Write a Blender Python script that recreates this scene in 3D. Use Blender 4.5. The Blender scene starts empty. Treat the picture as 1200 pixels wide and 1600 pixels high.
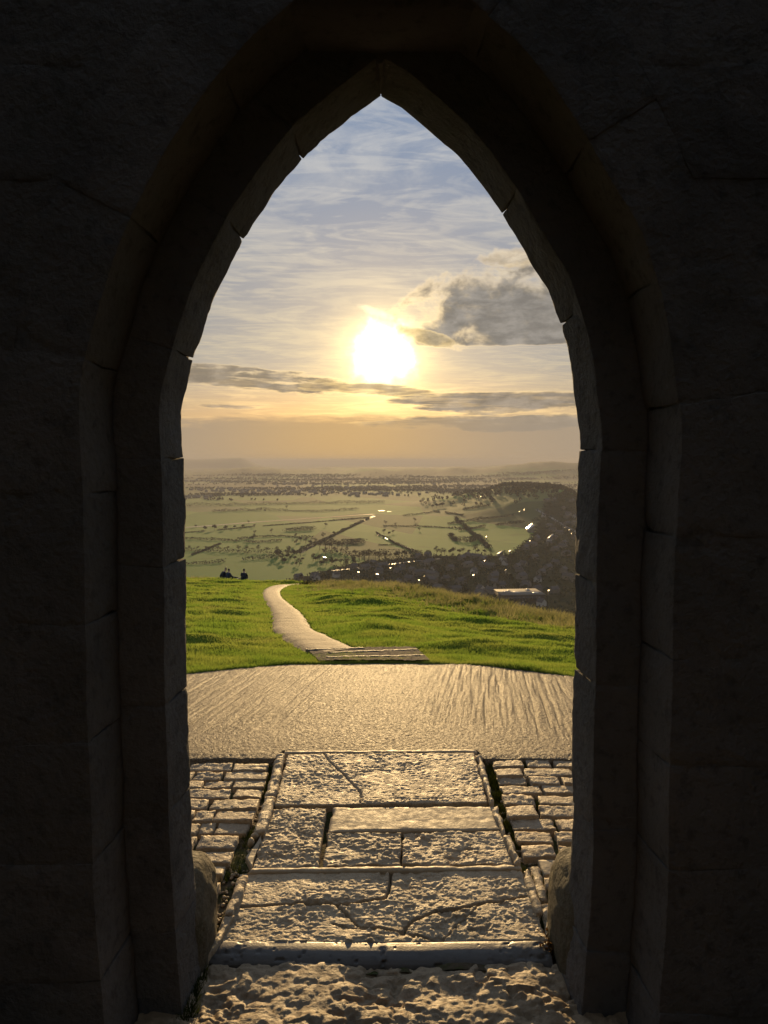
import bpy, math, random
import numpy as np
from mathutils import Vector

random.seed(7)
RNG = np.random.default_rng(7)
C = bpy.context.scene
COL = C.collection
R = math.radians

# ------------------------------------------------------------------ camera, world, sun, exposure
PITCH = R(4.0); F = 1155.0; EYE = 1.65
cam_d = bpy.data.cameras.new('camera'); cam = bpy.data.objects.new('camera', cam_d); COL.objects.link(cam)
cam.location = (0, 0, EYE); cam.rotation_euler = (math.pi / 2 - PITCH, 0, 0)
cam_d.sensor_fit = 'VERTICAL'; cam_d.sensor_height = 24.0; cam_d.lens = 24.0 * F / 1600.0
cam_d.clip_start = 0.05; cam_d.clip_end = 120000
C.camera = cam
SUN_EL, SUN_AZ = 8.0, -0.1
C.view_settings.view_transform = 'Standard'; C.view_settings.look = 'None'
C.view_settings.gamma = 1.0; C.view_settings.use_curve_mapping = False
EXPO = 1.0
C.view_settings.exposure = EXPO
sun_d = bpy.data.lights.new('sun', 'SUN'); sun_d.energy = 3.0; sun_d.angle = R(0.55); sun_d.color = (1.0, 0.67, 0.30)
sun = bpy.data.objects.new('sun', sun_d); COL.objects.link(sun)
SUNV = Vector((math.sin(R(SUN_AZ)) * math.cos(R(SUN_EL)), math.cos(R(SUN_AZ)) * math.cos(R(SUN_EL)), math.sin(R(SUN_EL))))
sun.rotation_euler = SUNV.to_track_quat('Z', 'Y').to_euler()
sun.location = (0, 40, 30)
C.cycles.use_denoising = True
C.cycles.max_bounces = 8; C.cycles.diffuse_bounces = 4; C.cycles.glossy_bounces = 3
C.cycles.transmission_bounces = 3; C.cycles.volume_bounces = 0; C.cycles.transparent_max_bounces = 8
C.cycles.sample_clamp_indirect = 4.0; C.cycles.sample_clamp_direct = 0.0


# --- small node language
class S:
    def __init__(s, g, k): s.g, s.k = g, k
    def __add__(s, o): return s.g.m('ADD', s, o)
    def __radd__(s, o): return s.g.m('ADD', o, s)
    def __sub__(s, o): return s.g.m('SUBTRACT', s, o)
    def __rsub__(s, o): return s.g.m('SUBTRACT', o, s)
    def __mul__(s, o): return s.g.m('MULTIPLY', s, o)
    def __rmul__(s, o): return s.g.m('MULTIPLY', o, s)
    def __truediv__(s, o): return s.g.m('DIVIDE', s, o)
    def __rtruediv__(s, o): return s.g.m('DIVIDE', o, s)
    def __neg__(s): return s.g.m('MULTIPLY', s, -1.0)


class G:
    def __init__(g, nt): g.nt = nt; g.n = nt.nodes; g.l = nt.links
    def put(g, sock, v):
        if isinstance(v, S): g.l.new(v.k, sock)
        elif isinstance(v, (tuple, list)):
            v = list(v)
            if len(v) == 3 and len(sock.default_value) == 4: v = v + [1.0]
            sock.default_value = v
        else: sock.default_value = v
    def m(g, op, a, b=None, c=None, clamp=False):
        n = g.n.new('ShaderNodeMath'); n.operation = op; n.use_clamp = clamp
        g.put(n.inputs[0], a)
        if b is not None: g.put(n.inputs[1], b)
        if c is not None: g.put(n.inputs[2], c)
        return S(g, n.outputs[0])
    def exp(g, a): return g.m('EXPONENT', a)
    def sq(g, a): return g.m('MULTIPLY', a, a)
    def sat(g, a): return g.m('ADD', a, 0.0, clamp=True)
    def sm(g, x, e0, e1, o0=0.0, o1=1.0):
        n = g.n.new('ShaderNodeMapRange'); n.interpolation_type = 'SMOOTHSTEP'
        g.put(n.inputs['Value'], x)
        n.inputs['From Min'].default_value = e0; n.inputs['From Max'].default_value = e1
        n.inputs['To Min'].default_value = o0; n.inputs['To Max'].default_value = o1
        return S(g, n.outputs[0])
    def mix(g, f, a, b, blend='MIX'):
        n = g.n.new('ShaderNodeMix'); n.data_type = 'RGBA'; n.blend_type = blend; n.clamp_factor = True
        g.put(n.inputs[0], f); g.put(n.inputs[6], a); g.put(n.inputs[7], b)
        return S(g, n.outputs[2])
    def vec(g, x, y, z):
        n = g.n.new('ShaderNodeCombineXYZ')
        for i, v in enumerate((x, y, z)): g.put(n.inputs[i], v)
        return S(g, n.outputs[0])
    def sep(g, v):
        n = g.n.new('ShaderNodeSeparateXYZ'); g.put(n.inputs[0], v)
        return [S(g, o) for o in n.outputs]
    def scale(g, v, s):
        n = g.n.new('ShaderNodeVectorMath'); n.operation = 'MULTIPLY'; g.put(n.inputs[0], v); n.inputs[1].default_value = s
        return S(g, n.outputs[0])
    def noise(g, v, sc, det=4.0, ro=0.55, dist=0.0):
        n = g.n.new('ShaderNodeTexNoise'); g.put(n.inputs['Vector'], v)
        n.inputs['Scale'].default_value = sc; n.inputs['Detail'].default_value = det
        n.inputs['Roughness'].default_value = ro; n.inputs['Distortion'].default_value = dist
        return S(g, n.outputs[0])
    def voro(g, v, sc, out='Distance', feat='F1', rnd=1.0):
        n = g.n.new('ShaderNodeTexVoronoi'); n.feature = feat; g.put(n.inputs['Vector'], v)
        n.inputs['Scale'].default_value = sc; n.inputs['Randomness'].default_value = rnd
        return S(g, n.outputs[out])
    def coord(g, which='Object'):
        n = g.n.new('ShaderNodeTexCoord'); return S(g, n.outputs[which])
    def rnd(g):
        n = g.n.new('ShaderNodeObjectInfo'); return S(g, n.outputs['Random'])
    def bump(g, h, strength, dist):
        n = g.n.new('ShaderNodeBump'); n.inputs['Strength'].default_value = strength; n.inputs['Distance'].default_value = dist
        g.put(n.inputs['Height'], h); return S(g, n.outputs[0])


def EL(py): return math.degrees(math.atan((800 - py) / F)) - 4.0     # elevation of a photo row in the sky
def AZ(px): return math.degrees(math.atan((px - 600) / F))

W = bpy.data.worlds.new('World'); C.world = W; W.use_nodes = True
W.cycles.sampling_method = 'MANUAL'; W.cycles.sample_map_resolution = 1024
g = G(W.node_tree); g.n.clear()
D = g.coord('Generated'); dx, dy, dz = g.sep(D)
A = g.m('ARCTAN2', dx, dy) * 57.29578; E = g.m('ARCSINE', dz) * 57.29578
dA = (A - SUN_AZ); dE = (E - SUN_EL)
TH = g.m('SQRT', g.sq(dA * g.m('COSINE', E / 57.29578)) + g.sq(dE))            # degrees from the sun
nish = g.n.new('ShaderNodeTexSky'); nish.sky_type = 'NISHITA'; nish.sun_disc = False
nish.sun_elevation = R(SUN_EL); nish.sun_rotation = R(SUN_AZ); nish.altitude = 150; nish.air_density = 1.0
nish.dust_density = 1.5; nish.ozone_density = 1.5
SKY = S(g, nish.outputs[0])
SKYS = 0.05
base = g.mix(1.0, SKY, (SKYS, SKYS, SKYS), 'MULTIPLY')
# high thin veil of cloud, mapped on a flat layer overhead so that it tightens towards the horizon
zz = g.m('MAXIMUM', dz, 0.0) + 0.06
PL = g.vec(dx / zz, dy / zz, 0.0)
PLr = g.vec(dx / zz * 0.94 + dy / zz * 0.34, dy / zz * 0.94 - dx / zz * 0.34, 0.0)
n_rip = g.noise(g.scale(PLr, (0.8, 1.25, 1)), 1.7, 9, 0.64, 1.3)
n_big = g.noise(g.scale(PL, (0.55, 0.8, 1)), 1.1, 4, 0.5, 0.3)
n_fine = g.noise(g.scale(PL, (1.0, 2.6, 1)), 2.4, 7, 0.62, 2.2)
veil = g.sat(g.sm(n_rip, 0.40, 0.62) * 0.6 + g.sm(n_big, 0.38, 0.62) * 0.45 + g.sm(n_fine, 0.42, 0.62) * 0.5 - 0.28)
glow1 = g.exp(-g.sq(TH / 9.0)); glow2 = g.exp(-g.sq(TH / 3.7)); core = g.exp(-g.m('POWER', g.m('MAXIMUM', (TH + (g.noise(g.vec(A * 0.5, E * 0.5, 9.1), 1.2, 5, 0.6) - 0.5) * 3.0), 0.0) / 1.62, 2.6))
up = g.sm(E, 4.0, 26.0)
low = g.sm(E, 8.0, 1.5)
K = 2.0 ** -EXPO                                                                        # one display unit at this exposure
def c(r, gg, b, k=1.0): return (r * K * k, gg * K * k, b * K * k)
mid = g.sm(E, 8.0, 15.0)
clear = g.mix(up, c(0.30, 0.295, 0.29), c(0.19, 0.27, 0.415))
vcol = g.mix(up, c(0.49, 0.43, 0.32), c(0.44, 0.475, 0.53))
col = g.mix(veil, clear, vcol)
col = g.mix(low * 0.8, col, g.mix(g.exp(-g.sq((A + 4.0) / 11.0)), c(0.52, 0.34, 0.17), c(0.80, 0.40, 0.09)))
col = g.mix(0.08, col, base)
def add(a, b): return g.mix(1.0, a, b, 'ADD')
def tint(f, colr): return g.mix(1.0, (colr[0], colr[1], colr[2]), g.vec(f, f, f), 'MULTIPLY')
col = add(col, tint(glow1 * (0.75 + 0.5 * n_rip), c(0.18, 0.105, 0.02)))
col = add(col, tint(glow2, c(0.50, 0.33, 0.08)))
cn_v = g.vec(A * 0.16, E * 0.42, 3.3)
cn = g.noise(cn_v, 1.5, 7, 0.6, 0.5)
cn2 = g.noise(g.vec(A * 0.10, E * 0.9, 7.7), 1.6, 6, 0.6, 0.4)
cn3 = g.noise(g.vec(A * 0.30, E * 0.42, 1.7), 1.2, 8, 0.58, 0.3)
wx = (g.noise(g.vec(A, E, 4.0), 0.55, 6, 0.6) - 0.5) * 1.6; wy = (g.noise(g.vec(A, E, 8.0), 0.55, 6, 0.6) - 0.5) * 1.2
cn4 = g.noise(g.vec(A * 0.5, E * 1.1, 5.5), 1.0, 6, 0.6, 0.2)
def cloud(px, py, rx, ry, nz, amp, tilt=0.0, soft=0.4, flat=None):
    wk = min(1.0, ry / 40.0)
    u = (A + wx * wk - AZ(px)) / (rx / F * 57.3)
    v = (E + wy * wk - EL(py) - tilt * (A - AZ(px))) / (ry / F * 57.3)
    f = 1.0 - g.sq(u) - g.sq(v) + (nz - 0.5) * amp
    if flat is not None: f = f - g.sm(E, flat + 0.5, flat - 0.3) * 3.0
    return g.sm(f, 0.0, soft)
dens = [
    (cloud(815, 500, 215, 88, cn3, 2.2, 0.0, 1.2, EL(549)), (0.27, 0.245, 0.215)),
    (cloud(668, 527, 62, 13, cn3, 2.6, -0.30, 1.3), (0.40, 0.32, 0.20)),
    (cloud(400, 596, 175, 21, cn2, 3.2, -0.07, 1.1), (0.33, 0.27, 0.20)),
    (cloud(570, 607, 130, 12, cn2, 2.8, -0.06, 1.1), (0.44, 0.33, 0.20)),
    (cloud(780, 629, 190, 19, cn2, 2.2, -0.01, 1.0), (0.30, 0.25, 0.195)),
    (cloud(780, 660, 250, 15, cn2, 2.8, 0.0, 1.0), (0.33, 0.27, 0.20)),
    (cloud(370, 637, 80, 6, cn2, 2.6, 0.0, 1.0), (0.42, 0.32, 0.22)),
    (cloud(800, 405, 56, 18, cn3, 3.0, 0.0, 1.3), (0.56, 0.47, 0.35)),
]
bright = g.exp(-(TH / 7.0))
edge_sum = None; cover = None
for d_, cc in dens:
    e_ = g.sm(d_, 0.0, 0.22) * g.sm(d_, 0.80, 0.18)
    shade = 0.80 + 0.55 * g.sm(cn4, 0.35, 0.7)
    col = g.mix(g.sm(d_, 0.05, 0.62) * 0.94, col, tint(shade, c(*cc)))
    edge_sum = e_ if edge_sum is None else g.m('MAXIMUM', edge_sum, e_)
    cover = d_ if cover is None else g.m('MAXIMUM', cover, d_)
# small gilded puffs above the sun
puff = cloud(586, 487, 30, 8, cn3, 3.4, -0.35, 1.2)
streak = g.sm(g.noise(g.vec(A * 0.16, E * 2.1, 2.2), 1.3, 6, 0.62, 0.5), 0.47, 0.64) * g.sm(E, 1.8, 3.3) * g.sm(E, 7.0, 5.0)
col = add(col, tint(streak * (0.22 + bright), c(0.42, 0.27, 0.09)))
col = add(col, tint(edge_sum * (bright * 1.0 + 0.05), c(0.62, 0.41, 0.12)))
col = add(col, tint(puff * bright, c(1.0, 0.8, 0.4)))
# the grey bank that closes the sky above the horizon
bank = g.sm(E + (cn2 - 0.5) * 2.0 + (cn4 - 0.5) * 0.8, 3.6, 2.7)
bankc = g.mix(g.exp(-g.sq((A + 3.0) / 9.0)), c(0.36, 0.295, 0.225), c(0.55, 0.37, 0.18))
col = g.mix(bank * 0.86, col, bankc)
sunlit = core * (1.0 - g.sat(cover * 0.97)) * (1.0 - bank)
col = add(col, tint(sunlit, (4.0, 3.6, 2.6)))
col = add(col, tint(g.exp(-g.sq(TH / 2.7)) * (1.0 - 0.8 * g.sat(cover)) * (1.0 - bank), c(1.0, 0.75, 0.30)))
bg = g.n.new('ShaderNodeBackground'); g.put(bg.inputs['Color'], col); bg.inputs['Strength'].default_value = 1.0
wo = g.n.new('ShaderNodeOutputWorld'); g.l.new(bg.outputs[0], wo.inputs[0])


# ------------------------------------------------------------------ helpers
def _h(ix, iy, seed):
    v = (ix.astype(np.int64) * 374761393 + iy.astype(np.int64) * 668265263 + seed * 1274126177) & 0xFFFFFFFF
    v = ((v ^ (v >> 13)) * 1274126177) & 0xFFFFFFFF
    v = (v ^ (v >> 16)) * 2246822519 & 0xFFFFFFFF
    return ((v ^ (v >> 15)) & 0xFFFFFF) / float(0xFFFFFF)


def vn(x, y, seed=0):
    x = np.asarray(x, float); y = np.asarray(y, float)
    ix, iy = np.floor(x), np.floor(y); fx, fy = x - ix, y - iy
    ux = fx * fx * fx * (fx * (fx * 6 - 15) + 10); uy = fy * fy * fy * (fy * (fy * 6 - 15) + 10)
    a, b = _h(ix, iy, seed), _h(ix + 1, iy, seed); c_, d = _h(ix, iy + 1, seed), _h(ix + 1, iy + 1, seed)
    return (a * (1 - ux) + b * ux) * (1 - uy) + (c_ * (1 - ux) + d * ux) * uy * 1.0


def fbm(x, y, o=4, seed=0, gain=0.5):
    s, a, t = 0.0, 1.0, 0.0
    x = np.asarray(x, float); y = np.asarray(y, float)
    for k in range(o):
        s = s + a * (vn(x * 2.03 ** k + 17.3 * k, y * 2.03 ** k - 9.1 * k, seed + k) * 2 - 1); t += a; a *= gain
    return s / t


def n3(p, sc, seed=0):            # cheap solid noise from three planes
    return (fbm(p[:, 0] / sc + p[:, 2] / sc * 0.37, p[:, 1] / sc + p[:, 2] / sc * 0.71, 3, seed) +
            fbm(p[:, 1] / sc, p[:, 2] / sc + p[:, 0] / sc * 0.5, 3, seed + 5)) * 0.5


def sstep(x, a, b):
    t = np.clip((np.asarray(x, float) - a) / (b - a), 0, 1); return t * t * (3 - 2 * t)


def seg_dist(x, y, pts):
    d = np.full(np.shape(x), 1e9)
    for (x0, y0), (x1, y1) in zip(pts[:-1], pts[1:]):
        L = max((x1 - x0) ** 2 + (y1 - y0) ** 2, 1e-12)
        t = np.clip(((x - x0) * (x1 - x0) + (y - y0) * (y1 - y0)) / L, 0, 1)
        d = np.minimum(d, np.hypot(x - x0 - t * (x1 - x0), y - y0 - t * (y1 - y0)))
    return d


CP, SP = math.cos(PITCH), math.sin(PITCH)
def ray(px, py):
    r, u = (px - 600) / F, (800 - py) / F
    return r, CP + SP * u, -SP + CP * u
def at_z(px, py, z=0.0):          # a photo pixel put down on a level plane
    r, y, k = ray(px, py); t = (z - EYE) / k
    return (r * t, y * t)
def at_y(px, py, Y):
    r, y, k = ray(px, py); t = Y / y
    return (r * t, EYE + k * t)
def project(x, y, z):
    h = z - EYE; dpt = y * CP - h * SP; u = y * SP + h * CP
    return 600 + F * x / dpt, 800 - F * u / dpt
def march(px, py, fn, t0, t1, n=4000):
    r, y, k = ray(px, py); t = np.geomspace(t0, t1, n)
    below = (EYE + k * t) < fn(r * t, y * t)
    i = int(np.argmax(below)) if below.any() else n - 1
    if not below.any() and False: return None
    return (r * t[i], y * t[i])


def mesh_np(name, v, quads=None, tris=None, smooth=True):
    me = bpy.data.meshes.new(name)
    v = np.asarray(v, np.float32).reshape(-1, 3)
    q = np.asarray(quads if quads is not None else [], np.int32).reshape(-1, 4)
    t = np.asarray(tris if tris is not None else [], np.int32).reshape(-1, 3)
    me.vertices.add(len(v)); me.vertices.foreach_set('co', v.ravel())
    me.loops.add(q.size + t.size); me.loops.foreach_set('vertex_index', np.concatenate([q.ravel(), t.ravel()]))
    me.polygons.add(len(q) + len(t))
    st = np.concatenate([np.arange(len(q)) * 4, q.size + np.arange(len(t)) * 3]).astype(np.int32)
    me.polygons.foreach_set('loop_start', st)
    if smooth: me.polygons.foreach_set('use_smooth', np.ones(len(q) + len(t), bool))
    me.update(calc_edges=True); me.validate()
    return me


def ob(name, me, mat=None, parent=None, **kw):
    o = bpy.data.objects.new(name, me); COL.objects.link(o)
    if mat is not None and me is not None:
        for m_ in (mat if isinstance(mat, (list, tuple)) else [mat]): me.materials.append(m_)
    if parent is not None: o.parent = parent
    for k, v in kw.items(): o[k] = v
    return o


def thing(name, label, cat, loc=(0, 0, 0), rz=0.0, group=None):
    o = bpy.data.objects.new(name, None); COL.objects.link(o); o.location = loc; o.rotation_euler = (0, 0, rz)
    o.empty_display_size = 0.2; o['label'] = label; o['category'] = cat
    if group: o['group'] = group
    return o


def children(o): return list(o.children)
def copy_tree(o, parent=None, kids={}):
    c_ = o.copy(); COL.objects.link(c_)
    if parent is not None: c_.parent = parent
    for ch in KIDS.get(o.name, ()): copy_tree(ch, c_)
    return c_
KIDS = {}


def grid_quads(nu, nv, off=0):
    i, j = np.meshgrid(np.arange(nu - 1), np.arange(nv - 1), indexing='ij')
    a = i * nv + j
    return np.stack([a, a + nv, a + nv + 1, a + 1], -1).reshape(-1, 4) + off


# ------------------------------------------------------------------ materials
MATS = {}
def mat(name, fn):
    m_ = bpy.data.materials.new(name); m_.use_nodes = True
    gg = G(m_.node_tree); gg.n.clear()
    out = gg.n.new('ShaderNodeOutputMaterial')
    sh = fn(gg); gg.l.new(sh, out.inputs[0]); MATS[name] = m_
    return m_
def princ(gg, col, rough=0.7, spec=0.5, normal=None, **kw):
    p = gg.n.new('ShaderNodeBsdfPrincipled'); gg.put(p.inputs['Base Color'], col); gg.put(p.inputs['Roughness'], rough)
    gg.put(p.inputs['Specular IOR Level'], spec)
    if normal is not None: gg.put(p.inputs['Normal'], normal)
    for k, v in kw.items(): gg.put(p.inputs[k], v)
    return p.outputs[0]


def stone_mat(name, c0, c1, c2, rough=0.5, spec=0.5, bump=0.004, grain=55.0, moss=0.0, fixed=False):
    def fn(gg):
        v = gg.coord('Object')
        n1 = gg.noise(v, 3.2, 5, 0.6); n2 = gg.noise(v, 26, 5, 0.62); n3_ = gg.noise(v, grain * 2.2, 3, 0.6)
        col_ = gg.mix(gg.sm(n1, 0.3, 0.7), c0, c1)
        col_ = gg.mix(gg.sm(n2, 0.50, 0.72) * 0.75, col_, c2)
        if not fixed:
            rr = gg.rnd(); col_ = gg.mix(rr * 0.35, col_, gg.mix(rr, c1, c2))
        if moss > 0:
            x_, y_, z_ = gg.sep(v)
            mm = gg.sm(gg.noise(v, 5.0, 6, 0.65), 0.62 - moss, 0.78 - moss)
            col_ = gg.mix(mm * 0.8, col_, (0.035, 0.042, 0.012))
        st_ = gg.noise(v, 1.1, 6, 0.65); col_ = gg.mix(gg.sm(st_, 0.50, 0.70) * 0.5, col_, tuple(x * 0.5 for x in c2))
        n4 = gg.noise(v, 48, 7, 0.68); h = n4 * 1.5 + gg.voro(v, grain * 1.6, 'Distance') * 0.45 + n3_ * 0.5
        return princ(gg, col_, gg.sm(n2, 0.3, 0.75, rough - 0.08, rough + 0.14), spec, gg.bump(h, 0.85, bump))
    return mat(name, fn)

M_slab = stone_mat('slab_stone', (0.43, 0.33, 0.205), (0.36, 0.275, 0.17), (0.24, 0.185, 0.115), 0.60, 0.32, 0.0045)
M_smooth = stone_mat('worn_stone', (0.36, 0.28, 0.175), (0.33, 0.26, 0.165), (0.27, 0.21, 0.135), 0.60, 0.3, 0.0012)
M_brick = stone_mat('paver_stone', (0.39, 0.295, 0.185), (0.33, 0.25, 0.16), (0.22, 0.17, 0.11), 0.62, 0.3, 0.005, 60)
M_nose = stone_mat('polished_nosing', (0.12, 0.105, 0.085), (0.10, 0.088, 0.075), (0.07, 0.062, 0.055), 0.42, 0.3, 0.0006, 90, fixed=True)
M_thresh = stone_mat('threshold_stone', (0.34, 0.25, 0.15), (0.28, 0.205, 0.12), (0.15, 0.11, 0.07), 0.60, 0.3, 0.005, 38)
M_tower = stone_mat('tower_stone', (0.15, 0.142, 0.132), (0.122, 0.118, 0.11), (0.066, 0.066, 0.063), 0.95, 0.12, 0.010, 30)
M_guard = stone_mat('guard_stone', (0.13, 0.108, 0.07), (0.10, 0.085, 0.055), (0.06, 0.055, 0.03), 0.8, 0.3, 0.008, 34, moss=0.08)
M_mortar = stone_mat('mortar', (0.13, 0.12, 0.105), (0.11, 0.10, 0.09), (0.08, 0.075, 0.065), 0.95, 0.2, 0.006)


def f_soil(gg):
    v = gg.coord('Object'); n1 = gg.noise(v, 9, 5, 0.65); n2 = gg.noise(v, 70, 4, 0.6)
    c_ = gg.mix(gg.sm(n1, 0.42, 0.62), (0.085, 0.062, 0.036), (0.045, 0.055, 0.014))
    return princ(gg, gg.mix(gg.sm(n2, 0.5, 0.75) * 0.5, c_, (0.13, 0.10, 0.065)), 0.95, 0.15, gg.bump(n1 + n2 * 0.6, 0.8, 0.012))
M_soil = mat('mossy_soil', f_soil)


def f_conc(gg):
    v = gg.coord('Object')
    n1 = gg.noise(v, 1.6, 5, 0.6); n2 = gg.noise(v, 60, 4, 0.7); n3_ = gg.noise(v, 190, 2, 0.6)
    vo = gg.voro(v, 95, 'Distance')
    c_ = gg.mix(gg.sm(n1, 0.35, 0.68), (0.205, 0.17, 0.122), (0.165, 0.136, 0.098))
    c_ = gg.mix(gg.sm(n2, 0.48, 0.70) * 0.75, c_, (0.085, 0.065, 0.05))
    c_ = gg.mix(gg.sm(gg.noise(v, 7.0, 5, 0.7), 0.52, 0.72) * 0.4, c_, (0.11, 0.085, 0.065))
    c_ = gg.mix(gg.sm(vo, 0.26, 0.05) * 0.7, c_, (0.40, 0.33, 0.24))
    h = n2 * 0.8 + (1.0 - vo) * 0.6 + n3_ * 0.5
    return princ(gg, c_, gg.sm(n2, 0.35, 0.7, 0.5, 0.85), 0.065, gg.bump(h, 1.0, 0.012))
M_conc = mat('combed_concrete', f_conc)


def f_path(gg):
    v = gg.coord('Object')
    n1 = gg.noise(v, 0.9, 5, 0.6); n2 = gg.noise(v, 32, 4, 0.7)
    x_, y_, z_ = gg.sep(v)
    comb = gg.noise(gg.vec(x_ * 0.5, y_ * 5.0, 0.0), 1.3, 4, 0.65)
    c_ = gg.mix(gg.sm(n1, 0.35, 0.68), (0.145, 0.112, 0.08), (0.118, 0.092, 0.066))
    c_ = gg.mix(gg.sm(comb, 0.5, 0.72) * 0.35, c_, (0.10, 0.08, 0.06))
    return princ(gg, c_, 0.75, 0.15, gg.bump(n2 + comb * 2.0, 0.8, 0.02))
M_path = mat('path_concrete', f_path)


def f_turf(gg):
    v = gg.coord('Object'); x_, y_, z_ = gg.sep(v)
    n1 = gg.noise(v, 0.22, 4, 0.6); n2 = gg.noise(gg.scale(v, (0.7, 1.6, 1.0)), 1.1, 5, 0.65); n3_ = gg.noise(v, 14, 4, 0.7)
    c_ = gg.mix(gg.sm(n1, 0.35, 0.65), (0.085, 0.125, 0.016), (0.11, 0.135, 0.022))
    c_ = gg.mix(gg.sm(n2, 0.50, 0.72) * 0.8, c_, (0.05, 0.085, 0.012))
    c_ = gg.mix(gg.sm(n2, 0.34, 0.20) * 0.6, c_, (0.17, 0.16, 0.055))
    c_ = gg.mix(gg.sm(n3_, 0.55, 0.75) * 0.35, c_, (0.035, 0.055, 0.010))
    far = gg.sm(y_, 60.0, 130.0)
    c_ = gg.mix(far, c_, (0.06, 0.065, 0.022))
    return princ(gg, c_, 0.95, 0.0, gg.bump(n3_ + n2, 0.8, 0.05))
M_turf = mat('turf', f_turf)


def blade_mat(name, a, b, tr=0.5):
    def fn(gg):
        v = gg.coord('Object'); n1 = gg.noise(v, 0.8, 3, 0.6); n2 = gg.noise(v, 23.0, 2, 0.5)
        c_ = gg.mix(gg.sm(n1, 0.38, 0.62), a, b); c_ = gg.mix(gg.sm(gg.noise(v, 0.35, 5, 0.7), 0.55, 0.72) * 0.6, c_, (0.30, 0.25, 0.10)); c_ = gg.mix(gg.sm(n2, 0.3, 0.7) * 0.4, c_, tuple(x * 0.55 for x in a))
        d = gg.n.new('ShaderNodeBsdfDiffuse'); gg.put(d.inputs[0], c_)
        t = gg.n.new('ShaderNodeBsdfTranslucent'); gg.put(t.inputs[0], c_)
        m_ = gg.n.new('ShaderNodeMixShader'); m_.inputs[0].default_value = tr
        gg.l.new(d.outputs[0], m_.inputs[1]); gg.l.new(t.outputs[0], m_.inputs[2])
        return m_.outputs[0]
    return mat(name, fn)
M_grass = blade_mat('grass_blade', (0.235, 0.345, 0.050), (0.335, 0.385, 0.075), 0.6)
M_dry = blade_mat('dry_grass', (0.25, 0.25, 0.085), (0.35, 0.31, 0.14), 0.5)
M_moss = blade_mat('moss', (0.045, 0.06, 0.010), (0.06, 0.07, 0.014), 0.3)
M_litter = blade_mat('leaf_litter', (0.13, 0.07, 0.025), (0.17, 0.11, 0.05), 0.3)


def f_plain(gg):
    v = gg.coord('Object'); x_, y_, z_ = gg.sep(v)
    rot = gg.vec(x_ * 0.9397 + y_ * 0.342, (y_ * 0.9397 - x_ * 0.342) * 0.42, 0.0)
    wob = gg.noise(v, 0.004, 3, 0.5)
    cell = gg.voro(gg.scale(rot, (1 / 210.0,) * 3), 1.0, 'Color', rnd=0.8)
    r1, r2, r3 = gg.sep(cell)
    n2 = gg.noise(v, 0.02, 5, 0.6); n1 = gg.noise(v, 0.0012, 4, 0.55)
    c_ = gg.mix(r1, (0.068, 0.145, 0.024), (0.135, 0.200, 0.042))
    c_ = gg.mix(gg.sm(r2, 0.70, 0.9) * 0.8, c_, (0.14, 0.135, 0.055))
    c_ = gg.mix(gg.sm(r3, 0.72, 0.82) * 0.7, c_, (0.060, 0.062, 0.026))
    c_ = gg.mix(gg.sm(n2, 0.5, 0.75) * 0.5, c_, (0.055, 0.072, 0.020))
    c_ = gg.mix(gg.sm(y_, 2500.0, 4200.0) * gg.sm(n1, 0.30, 0.55), c_, (0.040, 0.045, 0.024))
    return princ(gg, c_, 0.95, 0.05)
M_plain = mat('meadow', f_plain)


def f_town(gg):
    v = gg.coord('Object'); n2 = gg.noise(v, 0.05, 5, 0.6)
    return princ(gg, gg.mix(gg.sm(n2, 0.4, 0.65), (0.035, 0.036, 0.022), (0.022, 0.027, 0.013)), 0.95, 0.0)
M_town = mat('garden_ground', f_town)
def plain_mat(name, col_, rough=0.8, spec=0.3, vary=0.25):
    def fn(gg):
        v = gg.coord('Object'); n = gg.noise(v, 0.7, 3, 0.6); r_ = gg.rnd()
        c_ = gg.mix(gg.sm(n, 0.3, 0.7) * 0.5, col_, tuple(x * 0.72 for x in col_)); c_ = gg.mix(r_ * vary, c_, tuple(x * 0.4 for x in col_))
        return princ(gg, c_, rough, spec)
    return mat(name, fn)
M_hwall = plain_mat('house_render', (0.20, 0.175, 0.14), 0.85, 0.2, 0.8)
M_hwhite = plain_mat('white_render', (0.40, 0.37, 0.32), 0.8, 0.2)
M_roof = plain_mat('slate_roof', (0.065, 0.056, 0.05), 0.6, 0.25, 0.6)
M_wet = plain_mat('wet_slate', (0.08, 0.075, 0.07), 0.16, 0.7, 0.2)
M_glass = plain_mat('glasshouse_pane', (0.35, 0.36, 0.35), 0.10, 1.0, 0.0)
M_flat = plain_mat('felt_roof', (0.16, 0.145, 0.12), 0.75, 0.2, 0.0)
M_tin = plain_mat('tin_roof', (0.55, 0.52, 0.48), 0.24, 0.9, 0.0)
M_trunk = plain_mat('bark', (0.065, 0.052, 0.038), 0.9, 0.1)
M_twig = plain_mat('bare_twigs', (0.040, 0.038, 0.024), 0.9, 0.05, 0.6)
M_leaf = plain_mat('dark_foliage', (0.028, 0.034, 0.015), 0.9, 0.05, 0.6)
def f_water(gg):
    v = gg.coord('Object')
    return princ(gg, (0.02, 0.025, 0.022), 0.06, 0.6, gg.bump(gg.noise(v, 0.35, 3, 0.5), 0.12, 0.3))
M_water = mat('ditch_water', f_water)
M_road = plain_mat('asphalt', (0.055, 0.053, 0.05), 0.45, 0.5, 0.0)
M_cloth_d = plain_mat('dark_cloth', (0.022, 0.026, 0.036), 0.85, 0.2, 0.2)
M_cloth_b = plain_mat('blue_cloth', (0.028, 0.042, 0.075), 0.85, 0.2, 0.2)
M_skin = plain_mat('skin', (0.45, 0.28, 0.2), 0.6, 0.4, 0.0)
M_hair = plain_mat('hair', (0.04, 0.028, 0.018), 0.6, 0.4, 0.0)
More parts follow.
